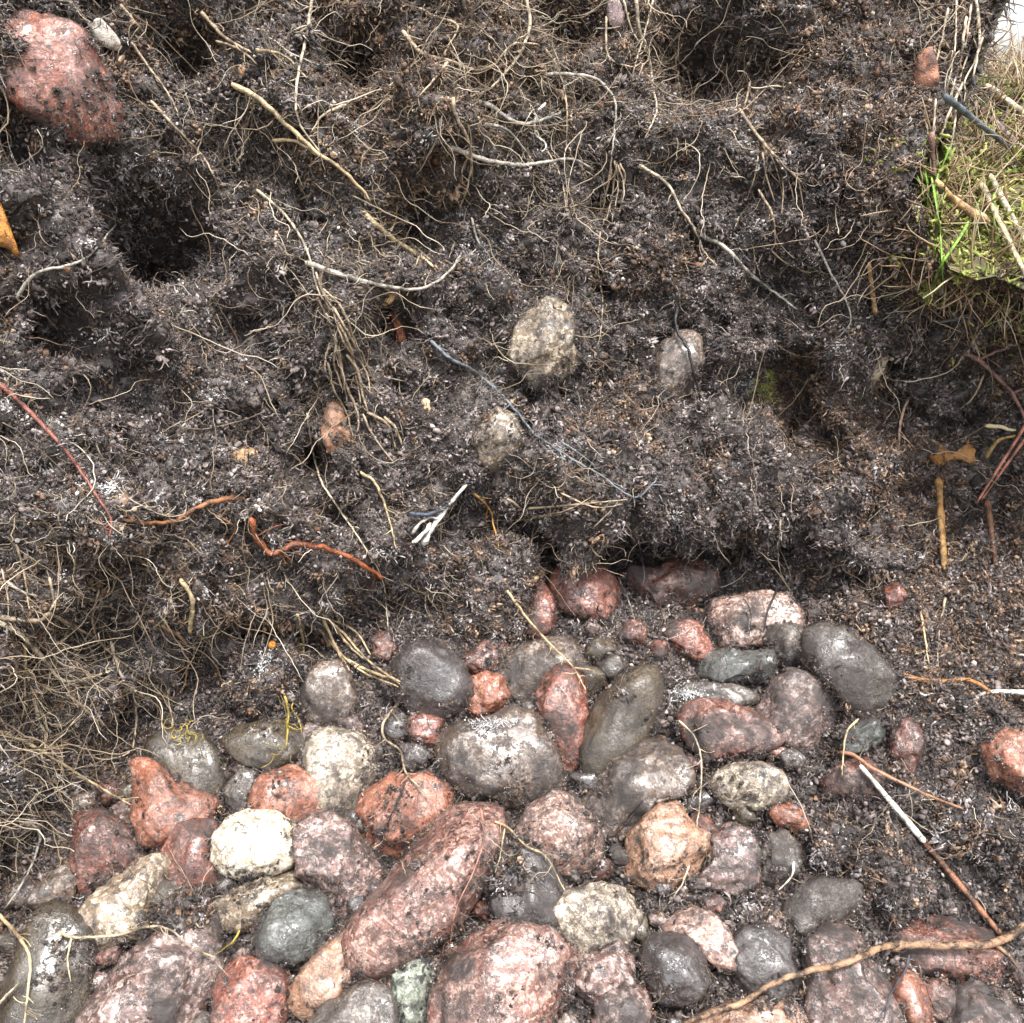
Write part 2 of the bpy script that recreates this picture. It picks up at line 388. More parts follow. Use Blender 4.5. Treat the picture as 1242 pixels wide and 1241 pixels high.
def ico(n):
    bm = bmesh.new(); bmesh.ops.create_icosphere(bm, subdivisions=n, radius=1)
    V = np.array([v.co[:] for v in bm.verts]); F = np.array([[v.index for v in f.verts] for f in bm.faces], np.int32); bm.free(); return V, F
ICO = {n: ico(n) for n in (2, 3, 4, 5)}
STONE_GEO = []; CLOD_GEO = []
def stone(label, mat, poly, ang=.4, depth=.8, lift=.25, rough=1.0, sub=4, group='stones packed together on the floor of the pit', name='stone', surf=None, clod=False, cat='stone'):
    poly = np.array(poly, float); c = poly.mean(0)
    h, n, dist, d = hit(c[0], c[1], surf or S_BVH)
    seed = int(c[0] * 13 + c[1] * 7)
    # frame at the stone: its broad face towards the open side of the pit
    w = -d; rx = RIGHT.copy(); rx = (rx - w * rx.dot(w)).normalized(); uy = w.cross(rx)
    Fm = dist * d.dot(FWD) * TF / 621
    off = (poly - c) * Fm; off[:, 1] *= -1
    V, F = ICO[sub]; V = V.copy()
    th = np.arctan2(off[:, 1], off[:, 0]); rad = np.hypot(off[:, 0], off[:, 1]); o = np.argsort(th); th = th[o]; rad = rad[o]
    # radius of the outline in every direction (straight edges between its corners, then eased)
    tt = np.linspace(-math.pi, math.pi, 361); rr = np.empty(361)
    pts = np.stack([rad * np.cos(th), rad * np.sin(th)], -1)
    for i, t in enumerate(tt):
        dx = np.array([math.cos(t), math.sin(t)]); best = None
        for k in range(len(pts)):
            a = pts[k]; b = pts[(k + 1) % len(pts)]; e = b - a
            den = dx[0] * e[1] - dx[1] * e[0]
            if abs(den) < 1e-12: continue
            s = (a[0] * e[1] - a[1] * e[0]) / den; u = (a[0] * dx[1] - a[1] * dx[0]) / den
            if s > 0 and -1e-6 <= u <= 1 + 1e-6: best = s if best is None else max(best, s)
        rr[i] = best if best is not None else rad.mean()
    kw = np.hanning(11 if ang > .5 else 25); kw /= kw.sum(); rr = np.convolve(np.concatenate([rr[-21:-1], rr, rr[1:21]]), kw, 'same')[20:-20]
    rr *= 1.085
    phi = np.arctan2(V[:, 1], V[:, 0]); rho = np.hypot(V[:, 0], V[:, 1]); z = V[:, 2]
    r = np.interp(phi, tt, rr)
    cz = depth * .5 * (np.percentile(rad, 20) + rad.mean())
    e = .72 - .15 * ang
    rho2 = rho ** e; z2 = np.sign(z) * np.abs(z) ** (.9)
    U = np.stack([np.cos(phi) * rho2, np.sin(phi) * rho2, z2], -1)        # unit body, for the facets
    rg = np.random.default_rng(seed)
    for k in range(int(4 + 11 * ang)):
        nn = rg.normal(size=3); nn[2] = abs(nn[2]) * 1.3 + .3; nn /= np.linalg.norm(nn)
        if nn[2] < .3: continue
        hh = rg.uniform(.56, .86) + (1 - ang) * .16
        dd = U @ nn - hh; U = U - np.outer(np.maximum(dd, 0) * (.55 + .4 * ang), nn)
    Q = np.stack([U[:, 0] * r, U[:, 1] * r, U[:, 2] * cz], -1)
    sc = rad.mean(); so = np.array([seed % 97, seed % 89, seed % 83])
    nr = V
    ds = sc * ((.07 + .08 * ang) * fbm(V * 1.6 + so, 2, 3) + (.035 + .10 * ang) * rough * fbm(V * 4.2 + so, 3, 5)) + rough * (.0011 * noise(Q * 180 + so, 8) + .0007 * noise(Q * 420 + so, 9) - .0009 * (worley(Q * 130 + so, 4) > .72))
    nrm = Q / (np.linalg.norm(Q, axis=-1, keepdims=True) + 1e-9)
    Q = Q + nrm * ds[:, None]
    B = np.array([rx[:], uy[:], w[:]])
    loc = h + w * (cz * (lift * 1.0 + .04))
    Q = Q @ B
    ob = mesh_obj(name, Q, F, M[mat] if isinstance(mat, str) else mat); ob.location = loc
    tag(ob, label, cat, group)
    (CLOD_GEO if clod else STONE_GEO).append((Q + np.array(loc), F))
    return ob

G2 = 'stones stuck in the peat wall'
STONES = [
 # bottom left
 ('big smooth olive brown stone at the left edge under the hanging roots', 'olive', [(30,1115),(60,1103),(100,1130),(116,1160),(116,1220),(95,1290),(30,1290),(14,1200)], .2, .8, -.15),
 ('grey stone partly buried left of the tan pebble', 'brown', [(45,1075),(60,1058),(80,1048),(93,1065),(88,1090),(60,1100),(38,1095)], .4, .8, .1),
 ('dark red rough stone smeared with peat above the tan pebble', 'darkred', [(90,992),(115,985),(150,1003),(176,1022),(178,1050),(150,1080),(112,1082),(93,1040)], .6, .7, .0),
 ('olive stone behind the red wedge with yellow roots on top', 'olive', [(178,905),(200,888),(236,890),(262,911),(274,947),(270,978),(240,1000),(196,965)], .3, .8, .05),
 ('red wedge shaped stone with a sharp ridge at the left', 'salmon', [(158,926),(181,927),(223,956),(257,968),(257,982),(246,1000),(194,1021),(176,1018),(169,992),(163,953)], .7, .9, .8),
 ('tan oblong pebble with a pale top near the left bottom', 'tan', [(162,1045),(191,1043),(199,1057),(199,1079),(181,1110),(162,1134),(120,1147),(100,1133),(94,1118),(113,1089),(139,1063)], .7, .7, .4),
 ('red knobbly stone just left of the white pebble', 'red', [(205,1008),(228,1000),(252,1000),(264,1015),(268,1045),(274,1068),(258,1085),(240,1097),(222,1090),(206,1062),(198,1035)], .6, .8, .12),
 ('bright white pebble with a few black specks', 'white', [(261,1018),(275,996),(300,986),(330,990),(352,1002),(363,1025),(352,1048),(330,1060),(300,1064),(275,1055),(263,1040)], .05, .7, .7),
 ('large dark red and grey stone with a pink ridge at the bottom left', 'mauve', [(185,1142),(210,1118),(240,1117),(258,1145),(262,1190),(242,1235),(225,1275),(112,1285),(116,1220),(136,1190),(152,1162)], .8, .8, .15),
 ('red stone cut by the bottom edge right of the large dark red one', 'red', [(262,1192),(280,1175),(320,1171),(345,1190),(354,1215),(350,1270),(300,1290),(266,1260)], .4, .8, .25),
 ('glossy red egg shaped pebble above the white pebble', 'salmon', [(305,968),(312,948),(328,938),(350,932),(378,936),(394,955),(395,974),(380,992),(355,1002),(325,997),(307,984)], .15, .85, .5),
 ('large pale cream stone with grey lichen tint beside the red egg pebble', 'pale', [(370,925),(376,895),(400,886),(430,892),(449,910),(454,938),(445,967),(432,992),(405,1000),(380,990),(375,960)], .4, .8, .15),
 ('grey sliver of stone tucked behind the red egg pebble', 'grey', [(272,960),(288,936),(310,932),(314,955),(305,985),(286,988)], .4, .8, -.1),
 ('dark rounded stone in the hollow under the yellow root', 'olive', [(270,900),(288,880),(330,877),(366,888),(372,910),(345,934),(303,930)], .3, .8, .0),
 ('brownish pink stone under the straw roots left of the dark grey lump', 'brown', [(374,820),(390,806),(410,806),(425,822),(432,850),(426,870),(405,877),(378,874),(364,850)], .3, .9, .3),
 ('reddish stone buried in the peat above the yellow root', 'mauve', [(243,785),(262,768),(285,766),(296,785),(290,807),(265,812),(246,804)], .4, .8, .15),
 ('speckled pink grey stone right of the white pebble', 'mauve', [(360,1005),(375,993),(400,991),(428,1010),(452,1040),(460,1072),(442,1100),(410,1107),(385,1090),(366,1060),(356,1030)], .5, .75, .2),
 ('brown slab with a cream edge under the white pebble', 'tan', [(262,1095),(300,1072),(355,1056),(374,1068),(372,1085),(335,1108),(300,1127),(273,1122)], .7, .7, .15),
 ('dark greenish grey round stone in front of the cream edged slab', 'green', [(318,1125),(330,1100),(358,1084),(388,1091),(398,1120),(391,1150),(365,1169),(335,1169),(313,1148)], .35, .85, .55),
 ('tan pebble leaning against the dark greenish stone', 'orange', [(355,1197),(378,1163),(405,1139),(423,1134),(433,1155),(429,1187),(407,1217),(380,1230),(356,1224)], .35, .75, .35),
 ('grey stone at the bottom edge left of the lichen stone', 'grey', [(375,1243),(400,1213),(440,1198),(470,1206),(482,1235),(472,1280),(398,1288)], .4, .7, .3),
 ('pale green lichen crusted stone at the bottom edge', 'lichen', [(462,1182),(485,1162),(512,1162),(526,1185),(524,1220),(518,1260),(490,1270),(475,1230)], .6, .6, .05),
 ('longest pink cobble lying diagonally in the middle of the pile', 'pink', [(565,982),(596,987),(609,1019),(605,1047),(580,1086),(549,1121),(506,1152),(460,1167),(438,1157),(428,1127),(443,1099),(480,1058),(516,1017),(540,990)], .3, .9, .7),
 ('broken pink block at the bottom centre', 'pink', [(548,1150),(580,1140),(625,1131),(665,1141),(691,1165),(694,1195),(681,1232),(657,1290),(558,1300),(531,1260),(533,1210)], .7, .8, .6),
 ('peat covered dark stone between the long cobble and the pale double stone', 'dark', [(600,1050),(630,1028),(665,1043),(683,1080),(677,1118),(640,1133),(605,1122),(595,1085)], .4, .8, .1),
 # middle
 ('dark grey purple lump under the lichen clod', 'dark', [(482,800),(500,780),(535,783),(560,803),(573,840),(562,864),(530,870),(500,862),(484,840)], .3, .9, .45),
 ('orange pink angular stone right of the dark purple lump', 'salmon', [(565,825),(590,817),(608,820),(618,845),(612,864),(590,870),(570,862)], .7, .8, .2),
 ('small salmon stone below the dark purple lump', 'red', [(495,872),(510,867),(538,872),(540,897),(528,908),(510,903),(495,888)], .4, .8, .25),
 ('small dull pink stone sunk in soil above the red block', 'mauve', [(483,905),(500,899),(515,907),(513,917),(495,919)], .4, .7, .1),
 ('big grey brown stone with a saddle of soil on top', 'brown', [(534,902),(545,886),(575,876),(600,873),(620,862),(646,868),(662,895),(677,930),(674,957),(650,977),(610,972),(568,958),(543,940)], .35, .8, .4),
 ('red pink block with a black rootlet lying across it', 'salmon', [(440,960),(470,944),(520,942),(547,955),(542,987),(517,1012),(490,1042),(455,1032),(433,1015),(435,990)], .75, .8, .25),
 ('grey flat stone behind the upright red brown one', 'brown', [(608,805),(630,783),(665,773),(695,778),(707,805),(692,835),(665,855),(630,850),(609,828)], .5, .7, .05),
 ('upright red brown stone left of the long olive one', 'red', [(652,840),(665,820),(685,809),(704,814),(712,840),(708,880),(706,920),(690,934),(674,926),(663,895),(653,865)], .4, .8, .45),
 ('long smooth dark olive stone with a wet sheen', 'olive', [(704,932),(705,900),(712,873),(735,843),(765,819),(790,811),(801,825),(799,862),(782,897),(757,927),(731,947),(711,945)], .2, .8, .55),
 ('small red speckled stone under the lichen clod', 'red', [(645,710),(660,705),(671,725),(673,750),(666,770),(648,783),(631,782),(634,755),(640,735)], .4, .8, .3),
 ('glossy red heart shaped stone at the back of the floor', 'red', [(672,695),(685,682),(708,680),(735,692),(751,712),(749,736),(739,753),(726,758),(710,751),(678,736),(670,712)], .2, .85, .5),
 ('orange red ragged stone at the back under the overhang', 'darkred', [(749,695),(770,688),(800,688),(812,681),(840,678),(863,689),(867,710),(850,730),(825,735),(795,743),(777,731),(757,715)], .7, .8, .2),
 ('thin red shard with a pale shiny face', 'red', [(800,768),(820,754),(850,756),(864,785),(852,802),(830,794),(811,783)], .9, .7, .2),
 ('large flat pink stone crossed by black roots', 'blush', [(857,748),(867,729),(908,721),(945,722),(971,745),(968,762),(947,772),(924,783),(898,788),(871,787),(861,773)], .5, .8, .5),
 ('small grey stone wedged below the flat pink one', 'grey', [(927,775),(940,759),(965,758),(980,775),(986,795),(977,811),(955,815),(937,801)], .4, .8, .5),
 ('dark grey slab with a ridge along its top', 'green', [(849,800),(870,789),(910,791),(933,789),(938,805),(932,822),(900,832),(868,834),(850,820)], .6, .7, .3),
 ('grey crust covered stone below the ridged slab', 'grey', [(813,847),(840,829),(880,829),(912,839),(918,852),(880,862),(830,864)], .6, .6, .05),
 ('big dark grey rounded stone right of the flat pink one', 'grey', [(977,790),(985,764),(1005,758),(1030,767),(1061,790),(1079,822),(1072,850),(1051,866),(1028,861),(1008,835),(988,815)], .25, .85, .5),
 ('pink grey granite stone below the small grey one', 'mauve', [(918,867),(935,839),(965,813),(990,823),(1013,852),(1006,882),(985,900),(960,910),(938,897),(922,880)], .5, .8, .4),
 ('orange and dark red rough stone left of the pink grey granite', 'darkred', [(827,872),(840,854),(880,849),(910,861),(936,880),(943,902),(925,910),(890,917),(858,924),(837,906)], .7, .8, .35),
 ('small dark red pebble right of the flat pink stone', 'darkred', [(976,737),(985,727),(996,740),(993,757),(979,757)], .4, .8, .3),
 ('big brown angular stone with a pale top face', 'brown', [(748,918),(775,894),(806,892),(837,935),(834,953),(817,965),(793,985),(759,1009),(728,1021),(710,1006),(705,974),(720,948)], .9, .8, .4),
 ('pinkish white stone with a dark crack at its top', 'blush', [(643,980),(671,965),(694,962),(707,980),(727,1015),(725,1037),(708,1055),(685,1060),(665,1050),(639,1033),(628,1007)], .4, .85, .5),
 ('flat orange tan stone with a notched corner', 'orange', [(803,979),(826,978),(837,1001),(866,1013),(866,1031),(837,1056),(810,1071),(789,1075),(760,1059),(763,1015)], .85, .7, .5),
 ('purple pink stone right of the orange tan one', 'mauve', [(866,1010),(885,1002),(909,1009),(919,1035),(917,1067),(890,1082),(858,1073),(843,1066),(860,1045)], .6, .8, .2),
 ('pale yellowish stone made of two lobes', 'pale', [(692,1086),(726,1077),(755,1083),(776,1111),(767,1134),(738,1147),(710,1168),(692,1159),(680,1136),(669,1109)], .5, .8, .55),
 ('pinkish stone under the two lobed pale stone', 'mauve', [(697,1170),(725,1158),(756,1141),(768,1165),(768,1192),(745,1208),(715,1218),(693,1196)], .6, .8, .25),
 ('dark grey rounded stone with rough skin near the bottom centre', 'dark', [(783,1152),(800,1137),(830,1137),(852,1155),(859,1187),(846,1205),(820,1214),(788,1210),(776,1185)], .5, .85, .45),
 ('white and pink stone behind the rough dark grey one', 'blush', [(801,1128),(825,1108),(850,1104),(880,1125),(890,1150),(887,1174),(865,1168),(845,1152),(822,1142)], .6, .8, .25),
 ('pinkish stone low at the bottom left of the rough dark grey one', 'mauve', [(722,1217),(745,1203),(775,1198),(788,1215),(784,1243),(745,1265),(719,1248)], .5, .8, .3),
 ('orange stone cut by the bottom edge under the twig', 'orange', [(828,1243),(870,1225),(930,1213),(967,1223),(985,1262),(900,1295)], .5, .7, .3),
 # right
 ('pale lichen spotted oval pebble below the orange and dark red stone', 'pale', [(866,956),(871,937),(895,929),(925,927),(949,937),(953,955),(946,971),(915,980),(883,977)], .3, .75, .5),
 ('small brown pebble right of the orange tan stone', 'salmon', [(928,985),(945,974),(965,977),(982,995),(984,1012),(965,1010),(945,1002)], .3, .8, .2),
 ('pale grey stone with a white curl of root on it', 'grey', [(920,1040),(935,1014),(955,1010),(972,1030),(967,1057),(945,1080),(923,1072)], .6, .8, .25),
 ('grey white stone half covered by soil above the round pink brown one', 'grey', [(953,1102),(975,1079),(1005,1068),(1037,1073),(1053,1100),(1036,1120),(1000,1130),(970,1142),(953,1127)], .6, .7, -.15),
 ('round pink brown stone at the bottom under the twig', 'mauve', [(983,1152),(1005,1131),(1030,1127),(1052,1140),(1062,1165),(1078,1190),(1083,1230),(1062,1285),(998,1290),(978,1240),(981,1190)], .5, .8, .1),
 ('dark grey stone left of the round pink brown one', 'dark', [(891,1145),(910,1128),(940,1126),(957,1145),(963,1187),(940,1208),(903,1208),(887,1180)], .6, .8, .0),
 ('wet dark red stone under the right end of the twig', 'darkred', [(1072,1137),(1110,1119),(1160,1113),(1202,1130),(1208,1162),(1192,1188),(1150,1183),(1100,1178),(1072,1162)], .6, .7, -.15),
 ('brown stone at the bottom edge right of the black rootlet', 'salmon', [(1086,1200),(1100,1185),(1120,1188),(1128,1215),(1122,1270),(1088,1275)], .3, .8, .3),
 ('small pinkish pebble near the bottom right corner', 'pink', [(1119,1195),(1140,1188),(1157,1205),(1152,1227),(1135,1234),(1120,1220)], .3, .8, .35),
 ('speckled grey pink stone in the bottom right corner', 'mauve', [(1138,1232),(1154,1204),(1190,1198),(1222,1209),(1231,1243),(1212,1280),(1148,1280)], .6, .8, .1),
 ('red stone at the right edge with roots over it', 'salmon', [(1198,907),(1225,888),(1262,888),(1284,930),(1262,968),(1224,958),(1203,935)], .6, .8, .4),
 ('brown red stone sunk in the soil heap right of the big grey stone', 'darkred', [(1083,885),(1100,873),(1120,890),(1114,917),(1100,937),(1080,932),(1080,905)], .5, .8, .15),
 ('dull orange stone sunk in soil beside the white twig tip', 'darkred', [(998,947),(1020,928),(1050,918),(1072,940),(1060,972),(1030,970),(1003,967)], .5, .7, .1),
 ('dark greenish stone sunk in soil below the big grey stone', 'green', [(1020,890),(1040,876),(1066,873),(1070,895),(1050,910),(1026,912)], .5, .7, .15),
 ('small orange brown stone in the peat right of the flat pink stone', 'red', [(1074,715),(1090,707),(1099,722),(1091,737),(1077,740)], .6, .8, .3),
 ('dark red stone chip left of the dark purple lump', 'darkred', [(449,775),(470,766),(480,785),(471,802),(453,800)], .7, .7, .3),
 ('dark red stone half hidden behind the lichen clod', 'darkred', [(558,800),(590,778),(612,790),(607,817),(580,826)], .5, .8, .0),
]
STONES_WALL = [
 ('large red granite stone stuck in the peat at the top left', 'red', [(4,60),(15,38),(45,24),(85,34),(112,55),(119,90),(131,130),(126,160),(95,169),(60,160),(20,132),(2,100)], .45, .65, .75),
 ('tan stone with a peaty cap in the middle of the peat wall', 'tan', [(622,405),(640,380),(665,362),(688,372),(696,410),(698,440),(681,461),(650,467),(629,451),(617,430)], .85, .6, -.1),
 ('small pale stone in the peat wall below the tan one', 'tan', [(570,530),(585,507),(605,494),(624,505),(632,530),(623,556),(600,571),(579,561)], .6, .8, .05),
 ('smooth brown stone in the peat wall with a black root across it', 'brown', [(800,420),(825,401),(846,404),(852,440),(841,472),(815,497),(789,502),(787,470)], .3, .7, .0),
]
for s in STONES: stone(*s, sub=4)
for s in STONES_WALL: stone(*s, sub=4, group=G2)

def inside(px, py, poly, grow=1.0):
    poly = np.array(poly, float); c = poly.mean(0); poly = c + (poly - c) * grow; r = False; n = len(poly)
    for a in range(n):
        (x1, y1), (x2, y2) = poly[a], poly[(a + 1) % n]
        if (y1 > py) != (y2 > py) and px < (x2 - x1) * (py - y1) / (y2 - y1) + x1: r = not r
    return r
rf = random.Random(5); placed = []; USED = set()
REG = [(0,1110),(100,975),(240,880),(380,880),(480,880),(640,770),(860,745),(930,830),(980,920),(900,1060),(1090,1120),(1242,1130),(1242,1260),(0,1260)]
for _ in range(2600):
    x, y = rf.uniform(0, 1242), rf.uniform(760, 1255)
    if len(placed) > 70 or not inside(x, y, REG) or any(inside(x, y, s[2], 1.0) for s in STONES) or any(math.hypot(x - a, y - b) < 22 for a, b in placed): continue
    placed.append((x, y)); r = rf.uniform(11, 21)
    k_ = rf.choice(['dark', 'darkred', 'mauve', 'brown', 'grey', 'darkred', 'red', 'mauve', 'olive'])
    cn = {'dark': 'blackish', 'darkred': 'dark red', 'mauve': 'pinkish grey', 'brown': 'brown', 'grey': 'grey', 'red': 'red', 'olive': 'olive'}[k_]
    near = sorted(STONES, key=lambda s: math.dist(np.mean(s[2], 0), (x, y)))
    for s in near:
        if len(s[0].split()) + len(cn.split()) > 10 or s[0].startswith('small'): continue
        c = np.mean(s[2], 0); side = ('right of' if x > c[0] else 'left of') if abs(x - c[0]) > abs(y - c[1]) else ('below' if y > c[1] else 'above')
        lb_ = f'small {cn} stone wedged {side} the {s[0]}'
        if lb_ not in USED: break
    USED.add(lb_)
    stone(lb_, k_, [(x + r * rf.uniform(.7, 1.25) * math.cos(a), y + r * rf.uniform(.6, 1.1) * math.sin(a)) for a in np.linspace(0, 6.283, 8)[:-1]], .7, .8, .05, 1.3, 3, 'small stones wedged between the cobbles')
for lb, pl, lf in [('clod of peat hanging over the back of the floor with yellow lichen on it', [(575,672),(610,655),(640,672),(650,705),(640,745),(620,780),(580,790),(548,765),(545,730),(560,700)], .5),
                   ('smooth purplish lump of peat in the left part of the wall', [(185,430),(210,418),(238,430),(240,455),(222,472),(195,470)], .3),
                   ('lump of peat between the red pebble egg and the straw roots', [(290,790),(330,775),(358,800),(352,850),(318,868),(285,845)], .3),
                   ('crumbly lump of peat covering the stones left of the two lobed pale stone', [(596,1040),(630,1022),(655,1050),(650,1095),(615,1105),(598,1080)], .75),
                   ('low clod of peat right of the white stem', [(1120,985),(1150,965),(1190,975),(1200,1010),(1165,1030),(1128,1015)], -.1),
                   ('clod of peat between the white stem and the bottom twig', [(1040,1060),(1075,1040),(1110,1055),(1115,1095),(1075,1110),(1042,1095)], .1),
                   ('clod of peat at the right edge below the red stone', [(1190,1010),(1225,990),(1255,1005),(1258,1050),(1215,1065),(1188,1045)], .35),
                   ('small clod of peat left of the white stem', [(985,1010),(1010,995),(1035,1010),(1035,1040),(1005,1048),(985,1032)], .3),
                   ('clod of peat on top of the red heart shaped stone', [(682,690),(690,662),(715,655),(722,672),(712,690),(695,698)], 1.3),
                   ('dark soil lump on the large dark red stone at the bottom left', [(178,1130),(190,1105),(225,1095),(250,1110),(240,1130),(205,1140)], .9)]:
    stone(lb, M_PEATWALL, pl, .5, .8, lf, 2.5, 4, 'clods of peat', 'peat_clod', None, True, 'clod')

def full_bvh():
    V = []; F = []; o = 0
    for P in (P_wall, P_floor, P_turf):
        f = grid_faces(*P.shape[:2]); f = np.concatenate([f[:, [0, 1, 2]], f[:, [0, 2, 3]]]) + o
        V.append(P.reshape(-1, 3)); F.append(f); o += P.shape[0] * P.shape[1]
    for Q, f in STONE_GEO + CLOD_GEO: V.append(Q); F.append(f + o); o += len(Q)
    return BVHTree.FromPolygons(np.concatenate(V).tolist(), np.concatenate(F).tolist())
A_BVH = full_bvh()

# ------------------------------------------------------------------ loose peat, fibres, flecks (uncountable stuff)
def grid_sample(P, n, mask=None, seed=0):
    rg = np.random.default_rng(seed)
    a, b, c, d = P[:-1, :-1], P[1:, :-1], P[1:, 1:], P[:-1, 1:]
    nr = np.cross(c - a, d - b); ar = np.linalg.norm(nr, axis=-1); nr = nr / (ar[..., None] + 1e-12)
    w = ar.copy()
    if mask is not None: w = w * mask((a + c) / 2)
    w = w.ravel(); w /= w.sum(); k = rg.choice(len(w), n, p=w)
    u, v = rg.random((2, n, 1))
    A, B, C, D = (x.reshape(-1, 3)[k] for x in (a, b, c, d))
    pos = A * (1 - u) * (1 - v) + B * u * (1 - v) + C * u * v + D * (1 - u) * v
    return pos, nr.reshape(-1, 3)[k]

FLN = np.array([0, -math.sin(R(20)), math.cos(R(20))])
def stone_sample(n, seed=0, thr=.12, geo=None):
    rg = np.random.default_rng(seed); ps = []; ns = []; ar = []
    for Q, F in (geo or STONE_GEO):
        a, b, c = Q[F[:, 0]], Q[F[:, 1]], Q[F[:, 2]]
        nr = np.cross(b - a, c - a); l = np.linalg.norm(nr, axis=-1)
        m = (a + b + c) / 3
        msk = smooth01(fbm(m * 38, 3, 21) + (.55 if thr > -1 else 0) * smooth01(.62 - nr @ FLN / (l + 1e-12), 0, .7), thr, thr + .16)
        ps.append(m); ns.append(nr / (l[:, None] + 1e-12)); ar.append(l * msk)
    ps = np.concatenate(ps); ns = np.concatenate(ns); ar = np.concatenate(ar); ar = ar / ar.sum()
    k = rg.choice(len(ar), n, p=ar); return ps[k] + rg.normal(size=(n, 3)) * .0006, ns[k]

def eul_from_R(Rm):
    y = -np.arcsin(np.clip(Rm[:, 2, 0], -1, 1)); x = np.arctan2(Rm[:, 2, 1], Rm[:, 2, 2]); z = np.arctan2(Rm[:, 1, 0], Rm[:, 0, 0])
    return np.stack([x, y, z], -1)

def frame_eul(dirv, nrm):
    d = dirv / np.linalg.norm(dirv, axis=-1, keepdims=True)
    s = np.cross(nrm, d); s /= np.linalg.norm(s, axis=-1, keepdims=True) + 1e-9
    n = np.cross(d, s); return eul_from_R(np.stack([d, s, n], -1))

def scatter(name, pos, eul, scl, protos, label, cat):
    n = len(pos); me = bpy.data.meshes.new(name); me.vertices.add(n)
    me.vertices.foreach_set('co', np.ascontiguousarray(pos, np.float32).ravel())
    for nm, arr in (('rot', eul), ('scl', scl)):
        at = me.attributes.new(nm, 'FLOAT_VECTOR', 'POINT'); at.data.foreach_set('vector', np.ascontiguousarray(arr, np.float32).ravel())
    at = me.attributes.new('pid', 'INT', 'POINT'); at.data.foreach_set('value', RNG.integers(0, len(protos), n).astype(np.int32))
    o = bpy.data.objects.new(name, me); COL.objects.link(o)
    tag(o, label, cat, kind='stuff')
    cc = bpy.data.collections.new(name + '_shapes')
    for p in protos: cc.objects.link(p)
    ng = bpy.data.node_groups.new(name, 'GeometryNodeTree')
    ng.interface.new_socket('Geometry', in_out='INPUT', socket_type='NodeSocketGeometry'); ng.interface.new_socket('Geometry', in_out='OUTPUT', socket_type='NodeSocketGeometry')
    nd = ng.nodes; lk = ng.links
    gi = nd.new('NodeGroupInput'); go = nd.new('NodeGroupOutput'); ip = nd.new('GeometryNodeInstanceOnPoints'); ci = nd.new('GeometryNodeCollectionInfo')
    ci.inputs['Collection'].default_value = cc; ci.inputs['Separate Children'].default_value = True; ci.inputs['Reset Children'].default_value = True
    lk.new(gi.outputs[0], ip.inputs['Points']); lk.new(ci.outputs[0], ip.inputs['Instance']); ip.inputs['Pick Instance'].default_value = True
    def na(t, nm):
        q = nd.new('GeometryNodeInputNamedAttribute'); q.data_type = t; q.inputs['Name'].default_value = nm; return q.outputs['Attribute']
    lk.new(na('INT', 'pid'), ip.inputs['Instance Index'])
    e2 = nd.new('FunctionNodeEulerToRotation'); lk.new(na('FLOAT_VECTOR', 'rot'), e2.inputs[0]); lk.new(e2.outputs[0], ip.inputs['Rotation'])
    lk.new(na('FLOAT_VECTOR', 'scl'), ip.inputs['Scale']); lk.new(ip.outputs[0], go.inputs[0])
    md = o.modifiers.new('scatter', 'NODES'); md.node_group = ng
    return o

def crumb_protos(nm, mat, n, sub=2, jag=.5):
    out = []
    for k in range(n):
        V, F = ICO[sub]; so = np.array([k * 7.3 + .5, k * 3.1, 2.2 * k])
        q = V * (1 + jag * fbm(V * 1.5 + so, 2, k) + jag * .8 * noise(V * 3.7 + so, 3 + k))[:, None]
        q = q * RNG.uniform(.6, 1.25, 3)
        out.append(mesh_obj(nm, q, F, mat, smooth=True, link=False))
    return out

def fibre_protos(nm, mat, n, rad=.02, curl=.5, seg=7, sides=4):
    """strand of unit length along +X, wandering sideways; base at the origin."""
    out = []
    for k in range(n):
        rg = np.random.default_rng(100 + k); t = np.linspace(0, 1, seg)
        a = np.cumsum(rg.normal(0, curl, seg)); b = np.cumsum(rg.normal(0, curl * .6, seg)) + .15
        dx = np.cos(a) * np.cos(b); dy = np.sin(a) * np.cos(b); dz = np.sin(b)
        p = np.stack([np.cumsum(dx), np.cumsum(dy), np.cumsum(dz)], -1) / seg; p -= p[0]
        out.append(mesh_obj(nm, *tube_geo(p, rad * (1 - .6 * t) * rg.uniform(.8, 1.2, seg), sides), mat, link=False))
    return out

def tube_geo(p, r, sides=6):
    p = np.asarray(p, float); n = len(p); tg = np.gradient(p, axis=0); tg /= np.linalg.norm(tg, axis=-1, keepdims=True) + 1e-12
    u = np.cross(tg, np.array([.31, .2, .93])); u /= np.linalg.norm(u, axis=-1, keepdims=True) + 1e-12; v = np.cross(tg, u)
    r = np.broadcast_to(r, (n,)) if np.ndim(r) < 2 else r
    V = []
    for s in range(sides):
        an = 2 * math.pi * s / sides; V.append(p + (u * math.cos(an) + v * math.sin(an)) * (r[:, None] if r.ndim == 1 else r[:, s:s + 1]))
    V = np.stack(V, 1).reshape(-1, 3); F = []
    for i in range(n - 1):
        for s in range(sides):
            a = i * sides + s; b = i * sides + (s + 1) % sides; F.append((a, b, b + sides, a + sides))
    F.append(tuple(range(sides))[::-1]); F.append(tuple((n - 1) * sides + s for s in range(sides)))
    return V.tolist(), F

def rnd_eul(n): return RNG.uniform(0, 6.283, (n, 3))
def seen(p):   # the part of the pit worth filling with crumbs
    return ((np.abs(p[..., 0]) < .50) & (p[..., 2] > -.2)).astype(float)
def seen_floor(p):
    return ((np.abs(p[..., 0]) < .48) & (p[..., 1] > -.40) & (p[..., 1] < foot_y(p[..., 0]) + .12)).astype(float)

